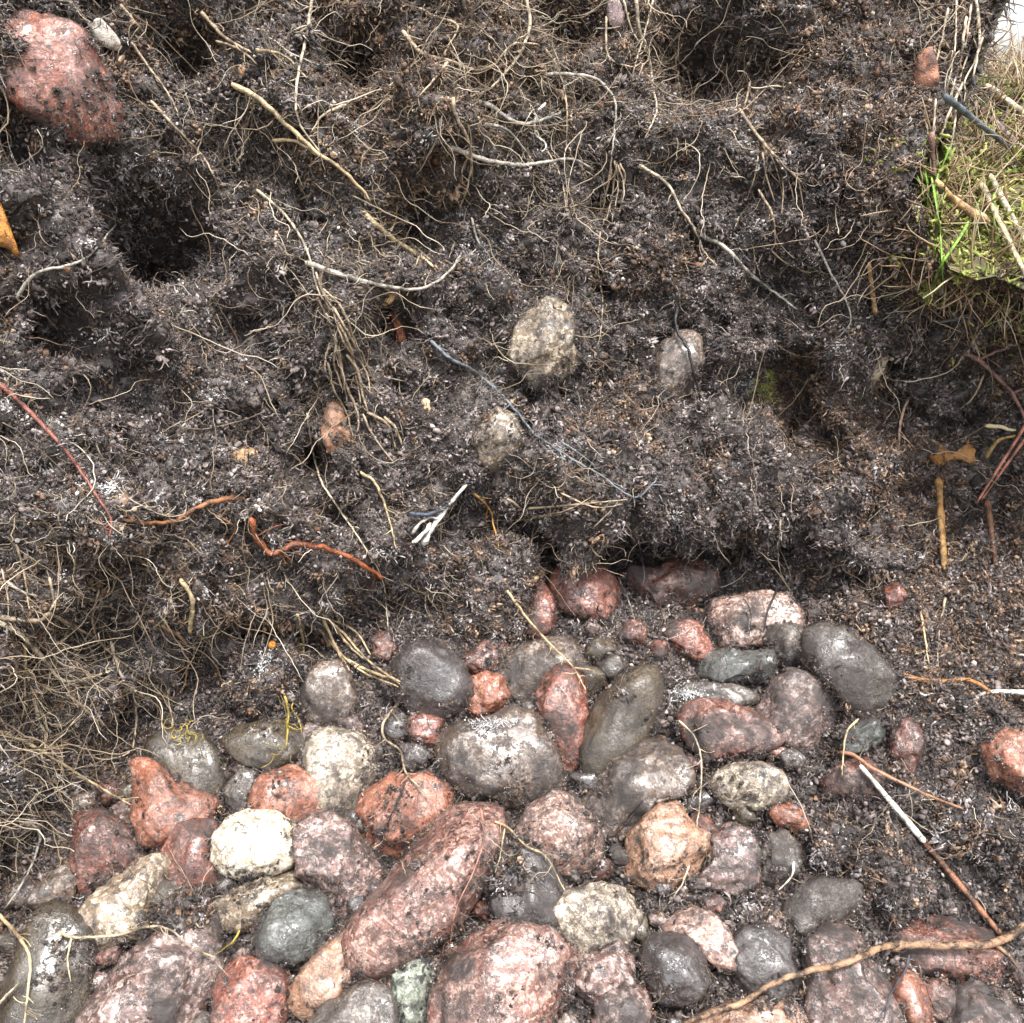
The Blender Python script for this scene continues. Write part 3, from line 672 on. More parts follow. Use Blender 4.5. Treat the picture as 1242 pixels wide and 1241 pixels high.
M_CRUMB = peat_mat('peat_crumb', .42, spec=.6, bump=.8)
M_FLECK = peat_mat('pale_fleck', .5, [(0, (.16, .15, .15)), (.5, (.33, .31, .30)), (1, (.6, .56, .52))])
M_RUST = peat_mat('rusty_bit', .5, [(0, (.10, .045, .025)), (.5, (.18, .085, .045)), (1, (.32, .19, .10))])
M_FIB = peat_mat('dark_fibre', .45, [(0, (.03, .022, .02)), (.45, (.085, .062, .054)), (.75, (.16, .12, .10)), (1, (.27, .215, .17))])
M_FIBP = peat_mat('pale_fibre', .45, [(0, (.12, .085, .05)), (.5, (.24, .18, .115)), (1, (.46, .38, .28))])

def patchy(p):
    return seen(p) * open_(p) * (.05 + smooth01(fbm(p * 16, 3, 77) + .5 * smooth01(-p[..., 0], .08, .24), .16, .5))  # weighted to the left, where pale pieces also imitate glints

def crumbs(name, nw, nf, ns, smin, smax, protos, label, sink=.2, thr=.2, mask=seen):
    pw, nw_ = grid_sample(P_wall, nw, mask, 5 + nw); pf, nf_ = grid_sample(P_floor, nf, seen_floor, 6 + nf)
    L = [(pw, nw_), (pf, nf_)]
    if ns: L.append(stone_sample(ns, ns, thr))
    L.append(stone_sample(int(nw * .035), ns + 3, -3, CLOD_GEO)); nc = int(nw * .035)
    p = np.concatenate([x[0] for x in L]); nn = np.concatenate([x[1] for x in L]); n = len(p)
    s = smin * (smax / smin) ** (RNG.random(n) ** 2.2)
    s[nw + nf:n - nc] *= .42
    s = s[:, None] * RNG.uniform(.6, 1.4, (n, 3))
    return scatter(name, p + nn * (s.mean(1) * (1 - 2 * sink))[:, None] * .5, rnd_eul(n), s, protos, label, 'loose peat')


def tuft_protos(nm, mat, n, k=10, rad=.035, spread=.9):
    out = []
    for j in range(n):
        rg = np.random.default_rng(300 + j); VV = []; FF = []
        for q in range(k):
            seg = 6; a0 = rg.uniform(0, 6.283); el = rg.uniform(-.2, .8)
            a = a0 + np.cumsum(rg.normal(0, .95, seg)); e = el + np.cumsum(rg.normal(-.12, .7, seg))
            st = np.stack([np.cos(a) * np.cos(e), np.sin(a) * np.cos(e), np.sin(e)], -1) * rg.uniform(.07, .20)
            pth = np.cumsum(st, 0) + np.append(rg.normal(0, .22 * spread, 2), rg.normal(0, .06))
            V, F = tube_geo(pth, rad * rg.uniform(.5, 1.6) * np.linspace(1, .5, seg), 3)
            o = len(VV); VV += V; FF += [tuple(x + o for x in f) for f in F]
        for q in range(11):                                       # a few crumbs caught in the fibres
            V, F = ICO[2] if q < 0 else (CR[0], CR[1]); c = np.append(rg.normal(0, .28, 2), rg.uniform(-.05, .28))
            o = len(VV); VV += (V * rg.uniform(.05, .18) * rg.uniform(.5, 1.4, 3) + c).tolist(); FF += [tuple(x + o for x in f) for f in F.tolist()]
        out.append(mesh_obj(nm, VV, FF, mat, link=False))
    return out
CR = ico(1)

def tufts(name, nw, nf, ns, lo, hi, mat, label, mask, maskf=seen_floor, seed=0, n=8, k=10, rad=.042, stone_fac=.42):
    L = [grid_sample(P_wall, nw, mask, 80 + seed)]
    if nf: L.append(grid_sample(P_floor, nf, maskf, 90 + seed))
    if ns: L.append(stone_sample(ns, 95 + seed, .26))
    nc = int(nw * .03); L.append(stone_sample(nc, 99 + seed, -3, CLOD_GEO))
    p = np.concatenate([x[0] for x in L]); nn = np.concatenate([x[1] for x in L]); m = len(p)
    s = lo * (hi / lo) ** (RNG.random(m) ** 1.5); s[nw + nf:m - nc] *= stone_fac; s[nw:nw + nf] *= 1.1
    d = np.cross(nn, RNG.normal(size=(m, 3)))
    sc = s[:, None] * RNG.uniform(.7, 1.3, (m, 3)); sc[:, 2] *= 1 + .5 * (RNG.random(m) < .2)
    return scatter(name, p - nn * s[:, None] * .05, frame_eul(d, nn + RNG.normal(size=(m, 3)) * .45), sc, tuft_protos(name[:-1], mat, n, k, rad), label, 'fibrous peat')

def warm(p):
    return seen(p) * (.10 + smooth01(fbm(p * 9, 3, 88) + .55 * smooth01(p[..., 0], .12, .26) + .25 * smooth01(p[..., 2], .2, .3) , .12, .5))
def warmf(p): return seen_floor(p) * (.10 + smooth01(p[..., 0], .14, .24) * smooth01(p[..., 1], -.20, -.08) + .35 * smooth01(-p[..., 0], .16, .24))
def cold(p): return seen(p) * (.35 + .65 * open_(p)) * (1.08 - warm(p) * .8)
def strawy(p):
    x, z = p[..., 0], p[..., 2]
    return seen(p) * open_(p) * (.10 + smooth01(fbm(p * 11, 3, 91), .05, .45) * .6 + 1.3 * np.exp(-((x + .02) / .16) ** 2 - ((z - .30) / .07) ** 2) + 2.0 * smooth01(-x, .16, .25) * np.exp(-((z - .035) / .09) ** 2) + .6 * np.exp(-((x - .25) / .04) ** 2 - ((z - .27) / .06) ** 2) + .9 * np.exp(-((x + .10) / .03) ** 2 - ((z - .17) / .06) ** 2))

M_TUFTC = peat_mat('peat_fibre_grey', .34, [(0, (.010, .0075, .007)), (.36, (.046, .035, .032)), (.66, (.135, .102, .094)), (.88, (.25, .20, .185)), (1, (.42, .365, .345))], spec=.8)  # wide tone spread paints whitish glints and dark gaps into the strands
M_TUFTW = peat_mat('peat_fibre_brown', .38, [(0, (.014, .008, .005)), (.35, (.060, .034, .022)), (.65, (.150, .085, .052)), (.85, (.26, .165, .105)), (1, (.42, .31, .21))], spec=.7)
M_TUFTP = peat_mat('ash_glint_fibre', .4, [(0, (.10, .09, .09)), (.4, (.24, .22, .22)), (1, (.66, .62, .60))], spec=.6)  # whitened colour: ash, and wet glints painted into the tufts

crumbs('peat_crumbs', 85000, 42000, 34000, .0006, .0028, crumb_protos('crumb', M_CRUMB, 8, 2, .9), 'dark brown crumbs of loose peat covering the wall and floor of the pit')
tufts('peat_tufts', 60000, 46000, 20000, .0026, .0105, M_TUFTC, 'dark greyish shaggy fibres of peat covering the wall and floor', cold, seed=1, n=12)
tufts('brown_peat_tufts', 36000, 14000, 7000, .0028, .0105, M_TUFTW, 'warm brown shaggy fibres of peat, thickest at the right', warm, warmf, seed=2, n=10)
tufts('ashy_tufts', 17000, 1200, 700, .0025, .0075, M_TUFTP, 'whitish fibre tufts, ash and painted glints, in patches on the peat, thickest at the left', patchy, seed=3, n=6, k=9)
crumbs('pale_flecks', 5000, 900, 700, .0004, .0016, crumb_protos('fleck', M_FLECK, 4, 2, .9), 'tiny pale grey flecks of ash and sand in the dark peat', mask=patchy)
crumbs('rusty_flecks', 3500, 500, 300, .0006, .0020, crumb_protos('rusty_fleck', M_RUST, 4, 2, .9), 'tiny rust brown flecks of rotten bark in the dark peat', mask=warm)

def fibres(name, nw, nf, lmin, lmax, protos, label, down=1.0, rand=.7, out=.35, mask=seen, seed=0, ns=0):
    L = [grid_sample(P_wall, nw, mask, 50 + seed)]
    if nf: L.append(grid_sample(P_floor, nf, seen_floor, 51 + seed))
    if ns: L.append(stone_sample(ns, 60 + seed))
    L.append(stone_sample(int(nw * .02), 70 + seed, -3, CLOD_GEO))
    p = np.concatenate([x[0] for x in L]); nn = np.concatenate([x[1] for x in L]); n = len(p)
    dn = np.array([0, 0, -1.0]) - nn * (-nn[:, 2:3]); w = np.where(np.arange(n) < nw, down, .15)[:, None]
    d = dn * w + RNG.normal(size=(n, 3)) * rand; d = d - nn * (d * nn).sum(1, keepdims=True); d = d / (np.linalg.norm(d, axis=1, keepdims=True) + 1e-9)
    d = d + nn * RNG.uniform(-.05, out, (n, 1))
    l = lmin * (lmax / lmin) ** (RNG.random(n) ** 1.8); l[nw:] *= .75
    return scatter(name, p + nn * .001, frame_eul(d, nn), np.stack([l, l, l], -1), protos, label, 'fine roots')

M_FIBT = peat_mat('tan_fibre', .45, [(0, (.06, .04, .025)), (.35, (.17, .12, .075)), (.62, (.32, .25, .17)), (1, (.62, .54, .43))])
fibres('peat_fibres', 26000, 9000, .004, .014, fibre_protos('fibre', M_FIB, 10, .028, .6), 'short dark brown fibres matted through the peat', .5, .8, .7, seed=1, ns=3000)
fibres('hair_roots', 26000, 5000, .008, .026, fibre_protos('hair_root', M_FIBT, 10, .014, .45, 10), 'hair thin tan roots hanging from the peat wall', 1.0, .6, .8, mask=strawy, seed=2, ns=700)
fibres('long_hair_roots', 7500, 260, .028, .075, fibre_protos('long_hair_root', M_FIBT, 12, .0062, .28, 16), 'longer thin tan roots tangled over the peat wall', 1.0, .75, .5, mask=strawy, seed=4)
fibres('pale_shreds', 7000, 1600, .003, .008, fibre_protos('pale_shred', M_TUFTP, 6, .045, .6), 'short whitish shreds of fungus and rotten root in the peat', .5, .8, .7, mask=patchy, seed=3, ns=300)

# ------------------------------------------------------------------ single roots, twigs, stalks
def catmull(p, step):
    p = np.asarray(p, float); out = []
    q = np.vstack([2 * p[0] - p[1], p, 2 * p[-1] - p[-2]])
    for i in range(1, len(q) - 2):
        n = max(2, int(np.linalg.norm(q[i + 1] - q[i]) / step)); t = np.linspace(0, 1, n, endpoint=False)[:, None]
        a, b, c, d = q[i - 1], q[i], q[i + 1], q[i + 2]
        out.append(.5 * (2 * b + (c - a) * t + (2 * a - 5 * b + 4 * c - d) * t ** 2 + (3 * b - a - 3 * c + d) * t ** 3))
    return np.vstack(out + [p[-1:]])

def drape(pts, w, lift=.5, win=5, wig=1.0, bv=None, straight=False):
    """follow a line over the peat: bridges hollows, rests on what sticks out."""
    p = catmull(pts, max(3.5, w * .55)) if len(pts) > 2 else np.linspace(pts[0], pts[1], max(6, int(math.dist(pts[0], pts[1]) / max(5, w))))
    n = len(p); seed = p[0].sum()
    k = np.arange(n) * .35
    wg = np.stack([noise(np.stack([k, k * 0 + seed, k * 0], -1), 3), noise(np.stack([k, k * 0 + seed, k * 0 + 9], -1), 4)], -1) * min(3.0, .8 + w * .25) * wig
    wg[0] = 0; p = p + wg
    D = [ray(*a) for a in p]; T = []
    for d in D:
        h = (bv or A_BVH).ray_cast(CAM, d); T.append(h[3] if h[0] is not None else 1.2)
    T = np.array(T)
    if straight:
        A, B = CAM + D[0] * T[0], CAM + D[-1] * T[-1]
        Q = np.array([(A.lerp(B, i / (n - 1)))[:] for i in range(n)]); need = 0
        tq = np.array([(Vector(q) - CAM).length for q in Q]); need = max(0, (tq - T)[1:-1].max() if n > 2 else 0)
        Q = Q - np.array([d[:] for d in D]) * min(need, .032)
        pxm = np.array([(Vector(q) - CAM).dot(FWD) for q in Q]).mean() * TF / 621
        return Q - np.array([d[:] for d in D]) * (w * .5 * pxm * lift), pxm
    m = np.array([T[max(0, i - win):i + win + 1].min() for i in range(n)]) * .65 + T * .35
    kk = np.hanning(2 * win + 3); kk /= kk.sum(); m = np.convolve(np.pad(m, win + 1, mode='edge'), kk, 'valid')
    m = np.minimum(m, T + .001)
    m = np.convolve(np.pad(m, 2, mode='edge'), np.array([.1, .2, .4, .2, .1]), 'valid')
    pxm = np.mean([m[i] * D[i].dot(FWD) for i in range(n)]) * TF / 621
    bz = 1.5 * noise(np.stack([np.arange(n) * .16 + seed, np.zeros(n), np.zeros(n) + 4.4], -1), 6) * (lift <= 1)   # dips in and out of the peat
    Q = np.array([(CAM + d * (t - (lift + z) * w * .5 * pxm - .0034))[:] for d, t, z in zip(D, m, bz)])
    return Q, pxm

def strand(name, pts, w, mat, parent=None, lift=.5, taper=(.9, .5), wig=1.0, knob=.12, straight=False, sides=7, flat=None, win=5):
    Q, pxm = drape(pts, w, lift, win, wig, None, straight); n = len(Q)
    t = np.linspace(0, 1, n); k = np.arange(n) * .5
    r = w * .5 * pxm * (taper[0] + (taper[1] - taper[0]) * t) * (1 + knob * 2 * noise(np.stack([k, k * 0 + pts[0][0], k * 0 + 2], -1), 7))
    r[0] *= .6; r[-1] *= .45
    if flat:
        an = np.arange(sides) / sides * 2 * math.pi; r = r[:, None] * np.sqrt(np.cos(an) ** 2 + (np.sin(an) * flat) ** 2)[None]
    o0 = Q[0].copy(); V, F = tube_geo(Q - o0, r, sides)
    ob = mesh_obj(name, V, F, mat)
    if parent: ob.parent = parent; ob.location = Vector(o0) - parent.location
    else: ob.location = o0
    return ob

PALE = (.42, .345, .25); STRAW = (.40, .30, .175); TANC = (.31, .235, .16); GREYC = (.31, .28, .24); BROWN = (.15, .085, .055); RUSTC = (.26, .085, .035)
ORNG = (.22, .062, .022); BLACKC = (.018, .016, .018); WHITE = (.60, .56, .50); BLUEC = (.13, .145, .16); YEL = (.29, .215, .04); GREEN = (.16, .30, .035); REDB = (.20, .07, .05)
GY = 'bright yellow roots above the cobbles'
GR = 'single roots lying over the peat'
def hairs(name, pts, w, n, parent):
    q = catmull(pts, 4); VV = []; FF = []; rg = random.Random(int(q[0][0] * 7 + q[0][1])); lo = parent.location
    for i in range(n):
        k = rg.randrange(1, len(q) - 1); t = q[k + 1 if k + 1 < len(q) else k] - q[k - 1]; a = math.atan2(t[1], t[0]) + rg.choice((-1, 1)) * rg.uniform(.5, 1.4); l = rg.uniform(6, 24)
        pp = [q[k]]
        for s in range(3): a += rg.uniform(-.6, .6) + (.25 if math.sin(a) < 0 else 0); pp.append(pp[-1] + np.array([math.cos(a), math.sin(a)]) * l / 3)
        Q, pm = drape(pp, 2, .8); V, F = tube_geo(Q - np.array(lo), np.linspace(1, .4, len(Q)) * rg.uniform(.5, .95) * min(w * .25, 1.3) * pm, 4)
        o = len(VV); VV += V; FF += [tuple(x + o for x in f) for f in F]
    tag(mesh_obj(name, VV, FF, parent.data.materials[0], parent), kind='stuff')

def root(label, pts, w, col=TANC, side=(), name='root', cat='root', rough=.5, group=GR, **kw):
    thin = group == GR or group == GY
    if thin: kw.setdefault('taper', (1.0, .4)); kw.setdefault('knob', .22); w = w * .82
    ob = strand(name, pts, w, root_mat(col, rough), **kw)
    for i, (sp, sw) in enumerate(side): strand('side_root', sp, sw * .75, ob.data.materials[0], ob, taper=(1, .35))
    L = sum(math.dist(a, b) for a, b in zip(pts, pts[1:]))
    if thin and L > 60:
        hairs('root_hairs', pts, w, int(L / 16), ob)
    return tag(ob, label, cat, group)

root('long thin pale root slanting down right of the big red granite stone', [(183,122),(210,152),(250,196),(271,244)], 5, TANC, [([(183,122),(190,150),(196,168)], 3)])
root('thin pale root winding down from the middle left to the hair bundle', [(311,230),(342,257),(365,288),(376,315),(386,352),(403,379)], 5, PALE)
root('pale root hanging from the top edge and bending to the right', [(379,-4),(372,41),(360,102),(362,146),(389,186)], 5.5, PALE, [([(420,127),(393,139),(376,162)], 6)])
root('thick fibrous tan root running diagonally to the dark hole', [(281,102),(311,118),(342,146),(382,183),(420,210),(450,245)], 13, STRAW, [([(330,170),(360,172),(385,190)], 7), ([(310,60),(345,68),(372,95)], 6)], flat=.7)
root('split tan root ending at the edge of the dark hole in the upper middle', [(437,257),(455,272),(478,291),(505,308),(527,324)], 11, STRAW, [([(470,286),(478,272),(482,258)], 5), ([(478,285),(500,297),(525,318)], 6)], knob=.3)
root('short brown root hanging at the top left beside the pale lump', [(146,5),(166,30),(190,61),(197,68)], 5, TANC, [([(183,8),(187,40),(180,56)], 3)])
root('thin tan root right below the pale lump at the top left', [(159,51),(183,85),(203,112),(217,139)], 4.5, TANC)
root('pair of tan strands at the top between the hanging pale root and the lump', [(244,14),(271,44),(305,64)], 7, TANC, [([(262,50),(290,60),(312,78)], 6)])
root('grey straw piece across the pale crumbs at the left edge', [(20,362),(44,332),(101,315),(142,271)], 6, GREYC)
root('grey brown rootlet arching in the upper middle from the top edge', [(637,-4),(643,27),(633,61),(613,88),(593,108),(569,118)], 6, PALE)
root('grey brown root swinging like a hammock in the upper middle', [(488,37),(511,64),(545,74),(576,85),(599,78),(623,54),(654,54)], 7, TANC, [([(543,75),(532,90),(508,117)], 6)])
root('tan root coming down from the top and forking above the hammock root', [(508,10),(528,20),(555,31),(543,57),(535,72)], 5, TANC, [([(545,60),(562,82),(567,120)], 4)])
root('thin rootlet dropping straight from the right end of the hammock root', [(660,58),(677,85),(687,125),(687,183)], 4.5, TANC)
root('grey arched root ending in a long vertical thread', [(657,91),(687,90),(721,95),(742,115),(747,135),(742,190)], 6, GREYC)
root('grey root crossing horizontally under the arching rootlet', [(572,122),(596,129),(620,146),(647,149),(691,132)], 8, GREYC)
root('bright pale curled rootlet shaped like a hook', [(662,125),(650,139),(649,162),(660,172),(662,180),(652,187)], 5, WHITE, wig=.3)
root('long grey root lying level in the upper middle', [(545,178),(559,183),(586,193),(627,200),(667,196),(694,193),(721,206)], 8, GREYC, [([(586,150),(615,158),(640,186)], 7)])
root('thin tan root dangling to the right of the first dark hole', [(550,118),(552,139),(566,166),(572,196),(566,230),(557,254)], 6, TANC)
root('wiry tan root hanging from the top in front of the big dark hole', [(772,-4),(775,34),(786,64),(792,105),(796,135),(782,169)], 6, PALE, [([(756,0),(768,40),(787,66)], 4), ([(792,0),(782,40),(770,80),(765,110)], 4)])
root('looped rootlet at the top left of the big dark hole', [(735,20),(738,68),(765,81),(779,78),(769,108)], 4, TANC)
root('grey straw root stretched level above the brown hair bundle', [(370,318),(410,332),(444,342),(478,349),(512,350),(542,332),(562,305)], 8, GREYC)
root('long root bending down right of the centre top with a whitish end', [(775,200),(809,223),(826,254),(842,277),(856,308),(873,325)], 5.5, PALE)
root('short drooping rootlet under the level grey root', [(664,183),(681,217),(687,257)], 3.5, TANC)
root('short grey rootlet right of the dark hole in the upper middle', [(572,264),(579,291),(594,311)], 4.5, GREYC)
root('fine vertical rootlet above the tan wall stone on its right', [(728,281),(725,325),(731,365),(728,406),(722,425)], 3, TANC)
root('brown forked rootlet below the big dark hole', [(896,132),(920,166),(944,193),(971,220)], 6, TANC, [([(910,100),(905,122),(900,140)], 5), ([(925,172),(930,200),(925,225)], 3)])
root('wandering brown rootlet in the upper right peat', [(920,230),(937,261),(940,294),(937,305),(957,321),(984,332)], 4, TANC)
root('grey brown root slanting down through the upper right peat', [(849,284),(880,301),(910,332),(940,355),(967,376)], 7, GREYC)
root('thin long rootlet curving back left beside the straw stub', [(988,291),(1008,332),(1025,362),(1032,389),(1018,409)], 4.5, GREYC)
root('looped wiry root at the top right rim', [(1152,60),(1140,45),(1133,60),(1145,72),(1155,62),(1150,90)], 4, TANC)
root('long pale strand hanging over the rim beside the white sky', [(1184,-4),(1186,30),(1176,60),(1166,90),(1160,118)], 4.5, PALE, [([(1178,5),(1170,60),(1160,80)], 4)])
root('pale strand hanging at the rim above the blackish twig', [(1192,45),(1182,75),(1170,100),(1175,125)], 4, PALE)
root('bluish rootlet in the dark hollow under the mossy bank', [(1137,391),(1164,386),(1194,372)], 4.5, BLUEC)
root('red brown root running down from the left edge', [(-6,462),(20,484),(51,515),(78,545),(101,576),(118,603),(135,630),(132,654)], 8, REDB, rough=.4)
root('orange brown root coming in from the left above the pale worm shaped root', [(145,630),(183,635),(217,630),(237,616),(271,606),(300,602)], 9, (.22, .095, .045), [([(262,625),(285,640),(272,665)], 4)], rough=.35, taper=(.55, 1.0), knob=.35, wig=1.6)
root('red orange zigzag root in the middle left', [(303,628),(312,655),(332,671),(359,660),(386,664),(420,674),(465,702)], 10, ORNG, [([(312,650),(330,640),(345,636)], 4)], rough=.33, taper=(1.0, .7), knob=.4, wig=2)
root('short pale worm shaped root below the orange red root', [(219,702),(233,728),(230,768)], 9, STRAW, wig=.6, taper=(.8, .8))
root('tan knotted root entering from the left edge and slanting down right', [(-6,748),(46,753),(59,745),(84,757),(117,776),(142,799),(178,824)], 7, TANC, [([(59,745),(68,728),(78,718)], 4), ([(110,745),(122,730),(118,712)], 5)], knob=.3)
root('smooth pale root below the knotted one ending in a level tip', [(-6,752),(17,764),(31,776),(54,801),(71,822),(92,826),(134,814)], 8, PALE)
root('short grey root at the left edge above the knotted tan root', [(8,705),(25,717),(48,724)], 5, GREYC)
root('thin pale root dropping from the smooth pale root at the left', [(31,774),(31,812),(42,845),(57,887),(50,908)], 5, STRAW)
root('wavy pale root right of the smooth pale root', [(134,778),(145,814),(161,843),(166,870),(163,898)], 5, PALE)
root('fine brown rootlet between the two hanging left roots', [(80,841),(101,858),(119,879),(117,895)], 4, TANC)
root('orange brown root bowing around a lump above the yellow roots', [(180,752),(199,760),(220,774),(228,791),(224,829),(212,847)], 6, (.30, .18, .10))
root('long thin white root falling through the middle of the wall', [(372,501),(379,545),(389,582),(410,616),(440,660),(464,704),(471,765)], 3.6, PALE)
root('straight pale root hanging left of the white splinter', [(437,572),(457,589),(471,627),(481,667)], 5, STRAW)
root('curved orange rootlet right of the white splinter', [(572,596),(593,616),(600,643),(606,667)], 4, (.38, .20, .05))
root('blue grey root slanting from the hair bundle past the pale wall stone', [(522,413),(545,434),(576,451),(613,484),(647,525),(657,533),(694,557),(728,576),(769,603),(796,583)], 5.5, BLUEC, [([(680,535),(705,552),(722,565)], 4)])
root('black root draped over the smooth brown wall stone', [(822,372),(820,397),(834,423),(842,455),(851,490)], 5, BLACKC, rough=.35, group=None)
root('long thin pale root lying over the stones below the lichen clod', [(615,716),(626,732),(646,758),(672,786),(695,809),(711,838)], 4.5, STRAW, [([(697,810),(717,813),(728,822)], 4)])
root('tan root looping down beside the dark purple lump', [(486,850),(465,877),(467,897),(485,910),(493,938),(521,967)], 5, TANC)
root('long straw root at the lower left edge pointing at the red wedge stone', [(-6,884),(32,901),(71,924),(113,950),(158,976)], 6, STRAW)
root('pale rootlet hanging down the lower left peat', [(39,838),(48,876),(55,895),(52,937)], 6, PALE, [([(48,911),(61,947),(74,974)], 4)])
root('thin root sagging above the red wedge stone', [(162,840),(165,876),(158,911),(129,921),(112,918)], 4.5, TANC)
root('pale wavy root down the lower left edge', [(36,982),(48,1011),(42,1040),(26,1073),(6,1102)], 5, GREYC)
root('wavy pale root across the tan oblong pebble and the large dark red stone', [(71,1129),(90,1137),(142,1134),(181,1124),(207,1128),(233,1150),(262,1163),(262,1179),(246,1199)], 4.5, TANC)
root('yellowish root down the smooth olive stone at the left edge', [(-6,1104),(23,1137),(36,1163),(34,1200),(29,1246)], 6, STRAW)
root('short thin root on the smooth olive stone below the tan pebble', [(87,1137),(82,1163),(86,1192)], 3.5, STRAW)
root('forked black root hanging over the flat pink stone', [(945,660),(942,712),(931,742),(926,768)], 3.8, BLACKC, [([(903,727),(911,745),(908,773)], 3)], rough=.35, group=None)
root('thin pale root running down beside the orange tan stone', [(823,874),(841,892),(850,918),(850,960),(845,1004)], 3.6, PALE)
root('thin pale root below the orange tan stone', [(836,1050),(825,1076),(803,1106)], 3.2, PALE)
root('branching pale root between the long cobble and the pinkish white stone', [(600,996),(616,1004),(638,1026),(663,1040),(685,1081)], 4, STRAW, [([(612,1005),(606,1040),(600,1060)], 3)])
root('reddish rootlet lying along the longest pink cobble', [(583,980),(587,1017),(573,1060),(558,1091),(550,1115),(545,1153)], 3.6, (.25, .12, .09))
root('black rootlet lying across the red pink block', [(493,946),(482,972),(470,999)], 3.2, BLACKC, group=None)
root('dark thin root crossing the bottom of the twig', [(1103,1158),(1097,1179),(1081,1204),(1072,1237)], 4.5, (.04, .035, .045), group=None)
root('white curl of root on the pale grey stone at the right', [(963,1045),(960,1063),(943,1081)], 4, WHITE, wig=.4)
root('thin straw root standing above the white twig tip', [(1041,872),(1027,888),(1023,915),(1021,942)], 3.6, STRAW)
root('white and orange rootlet hanging left of the rusty leaf scrap', [(1103,481),(1093,508),(1089,556)], 5, (.45, .30, .22))
root('curved tan root under the red twig at the right edge', [(1194,454),(1181,481),(1164,497)], 4, TANC)
root('straight grass like root in the lower right soil', [(1116,735),(1122,775),(1127,809)], 4.5, STRAW)
root('wavy pale root right of the grass like root', [(1147,725),(1140,760),(1137,796)], 4, TANC)
root('white hook of root hanging to the flat pink stone', [(947,630),(944,680),(954,713)], 3.4, PALE)
root('short dark root end dangling above the red heart stone', [(772,655),(781,690),(780,712)], 3.2, (.12, .09, .10))
root('fine grey root left of the ragged orange stone', [(750,700),(762,728),(770,752)], 3.2, GREYC)
root('fan of brown roots at the bottom of the wall left of centre', [(640,617),(700,612),(760,606)], 4, TANC, [([(645,628),(690,618),(722,600)], 4), ([(590,632),(640,630),(690,622)], 3.5), ([(680,598),(720,615),(755,612)], 3.5), ([(612,603),(627,613),(650,637)], 5), ([(720,640),(740,620),(752,605)], 3)])
root('pale bent stub of root at the lower left corner', [(-4,1222),(10,1205),(24,1192)], 6, PALE)

root('bright yellow root looping down in the dark hollow', [(344,842),(350,862),(348,879),(349,893),(344,908),(336,916),(328,914)], 4.5, YEL, [([(357,849),(354,860),(362,872),(366,890)], 3), ([(349,880),(360,885),(370,882)], 2.5), ([(345,905),(330,905),(318,898)], 2.5), ([(350,860),(340,852),(338,840)], 2.5)], group=GY, wig=2)
root('small yellow loop of root under the orange berry', [(360,777),(370,792),(378,798)], 4, YEL, group=GY)
e_ = empty('root_tangle', hit(224, 890, A_BVH)[0]); my = root_mat(YEL, .5, .6)
for k in range(16):
    a = random.uniform(0, 6.28); x, y = 223 + random.gauss(0, 9), 886 + random.gauss(0, 6); l = random.uniform(5, 14)
    strand('strand', [(x, y), (x + l * .6 * math.cos(a), y + l * .6 * math.sin(a)), (x + l * math.cos(a + .8), y + l * math.sin(a + .8)), (x + l * 1.3 * math.cos(a + 1.5), y + l * 1.3 * math.sin(a + 1.5))], random.uniform(1.1, 2.2), my, e_, lift=1.2, wig=1)
tag(e_, 'yellow tangle of fine root on the olive stone behind the red wedge', 'roots', GY)
root('short yellow root by the right end of the large dark red stone', [(291,1128),(281,1144),(260,1158)], 4, YEL, group=GY)

def bundle(label, lines, w, col, name='root_bundle'):
    h = hit(*lines[0][0], A_BVH)[0]; e = empty(name, h); m = root_mat(col)
    for l in lines: strand('strand', l, w * random.uniform(.75, 1.2), m, e)
    return tag(e, label, 'roots')
bundle('brown bundle of hair roots hanging left of the centre', [[(383,330),(390,352),(403,374),(412,404),(422,423),(444,450),(449,478)], [(392,350),(414,373),(427,404),(430,418)], [(401,415),(394,441),(399,460),(415,468)], [(410,419),(416,456),(429,488),(435,506),(433,526)],
    [(440,502),(451,526),(466,547),(478,562)], [(385,360),(402,400),(412,440),(420,480),(425,510)], [(404,372),(420,400),(436,430),(446,460)], [(420,430),(434,450),(440,480),(447,500)], [(398,440),(404,470),(420,500),(428,530)], [(395,380),(408,410),(405,440),(415,470)], [(410,390),(426,425),(433,462),(438,490)], [(466,505),(480,520),(488,540)], [(445,500),(470,515),(480,545)]], 4.2, TANC)
bundle('bundle of straw coloured roots spread over the brownish pink stone', [[(388,742),(408,786),(424,814)], [(392,745),(420,772),(444,799),(485,830)], [(385,760),(410,790),(440,815),(483,833)], [(400,752),(425,785),(452,806)], [(420,800),(450,815),(486,826)], [(360,745),(368,780),(366,800)], [(395,750),(430,765),(450,795)]], 4.5, STRAW)
bundle('hanging wisps of brown hair roots below the top centre', [[(742,190),(738,220),(730,260)], [(745,195),(750,225),(742,270)], [(750,200),(757,230),(750,262)], [(748,198),(742,240),(735,268)], [(742,205),(735,235),(728,255)], [(752,198),(758,215),(752,248)]], 3.2, TANC)
bundle('brown hair roots matted at the left edge above the pale roots', [[(2,690),(10,730),(8,780)], [(20,660),(30,700),(36,745)], [(14,780),(20,820),(18,860)], [(5,650),(22,655),(34,652)], [(60,700),(66,740),(60,790)], [(0,810),(22,812),(45,822)], [(28,800),(30,850),(22,890)], [(120,715),(112,750),(118,780)]], 3.6, TANC)
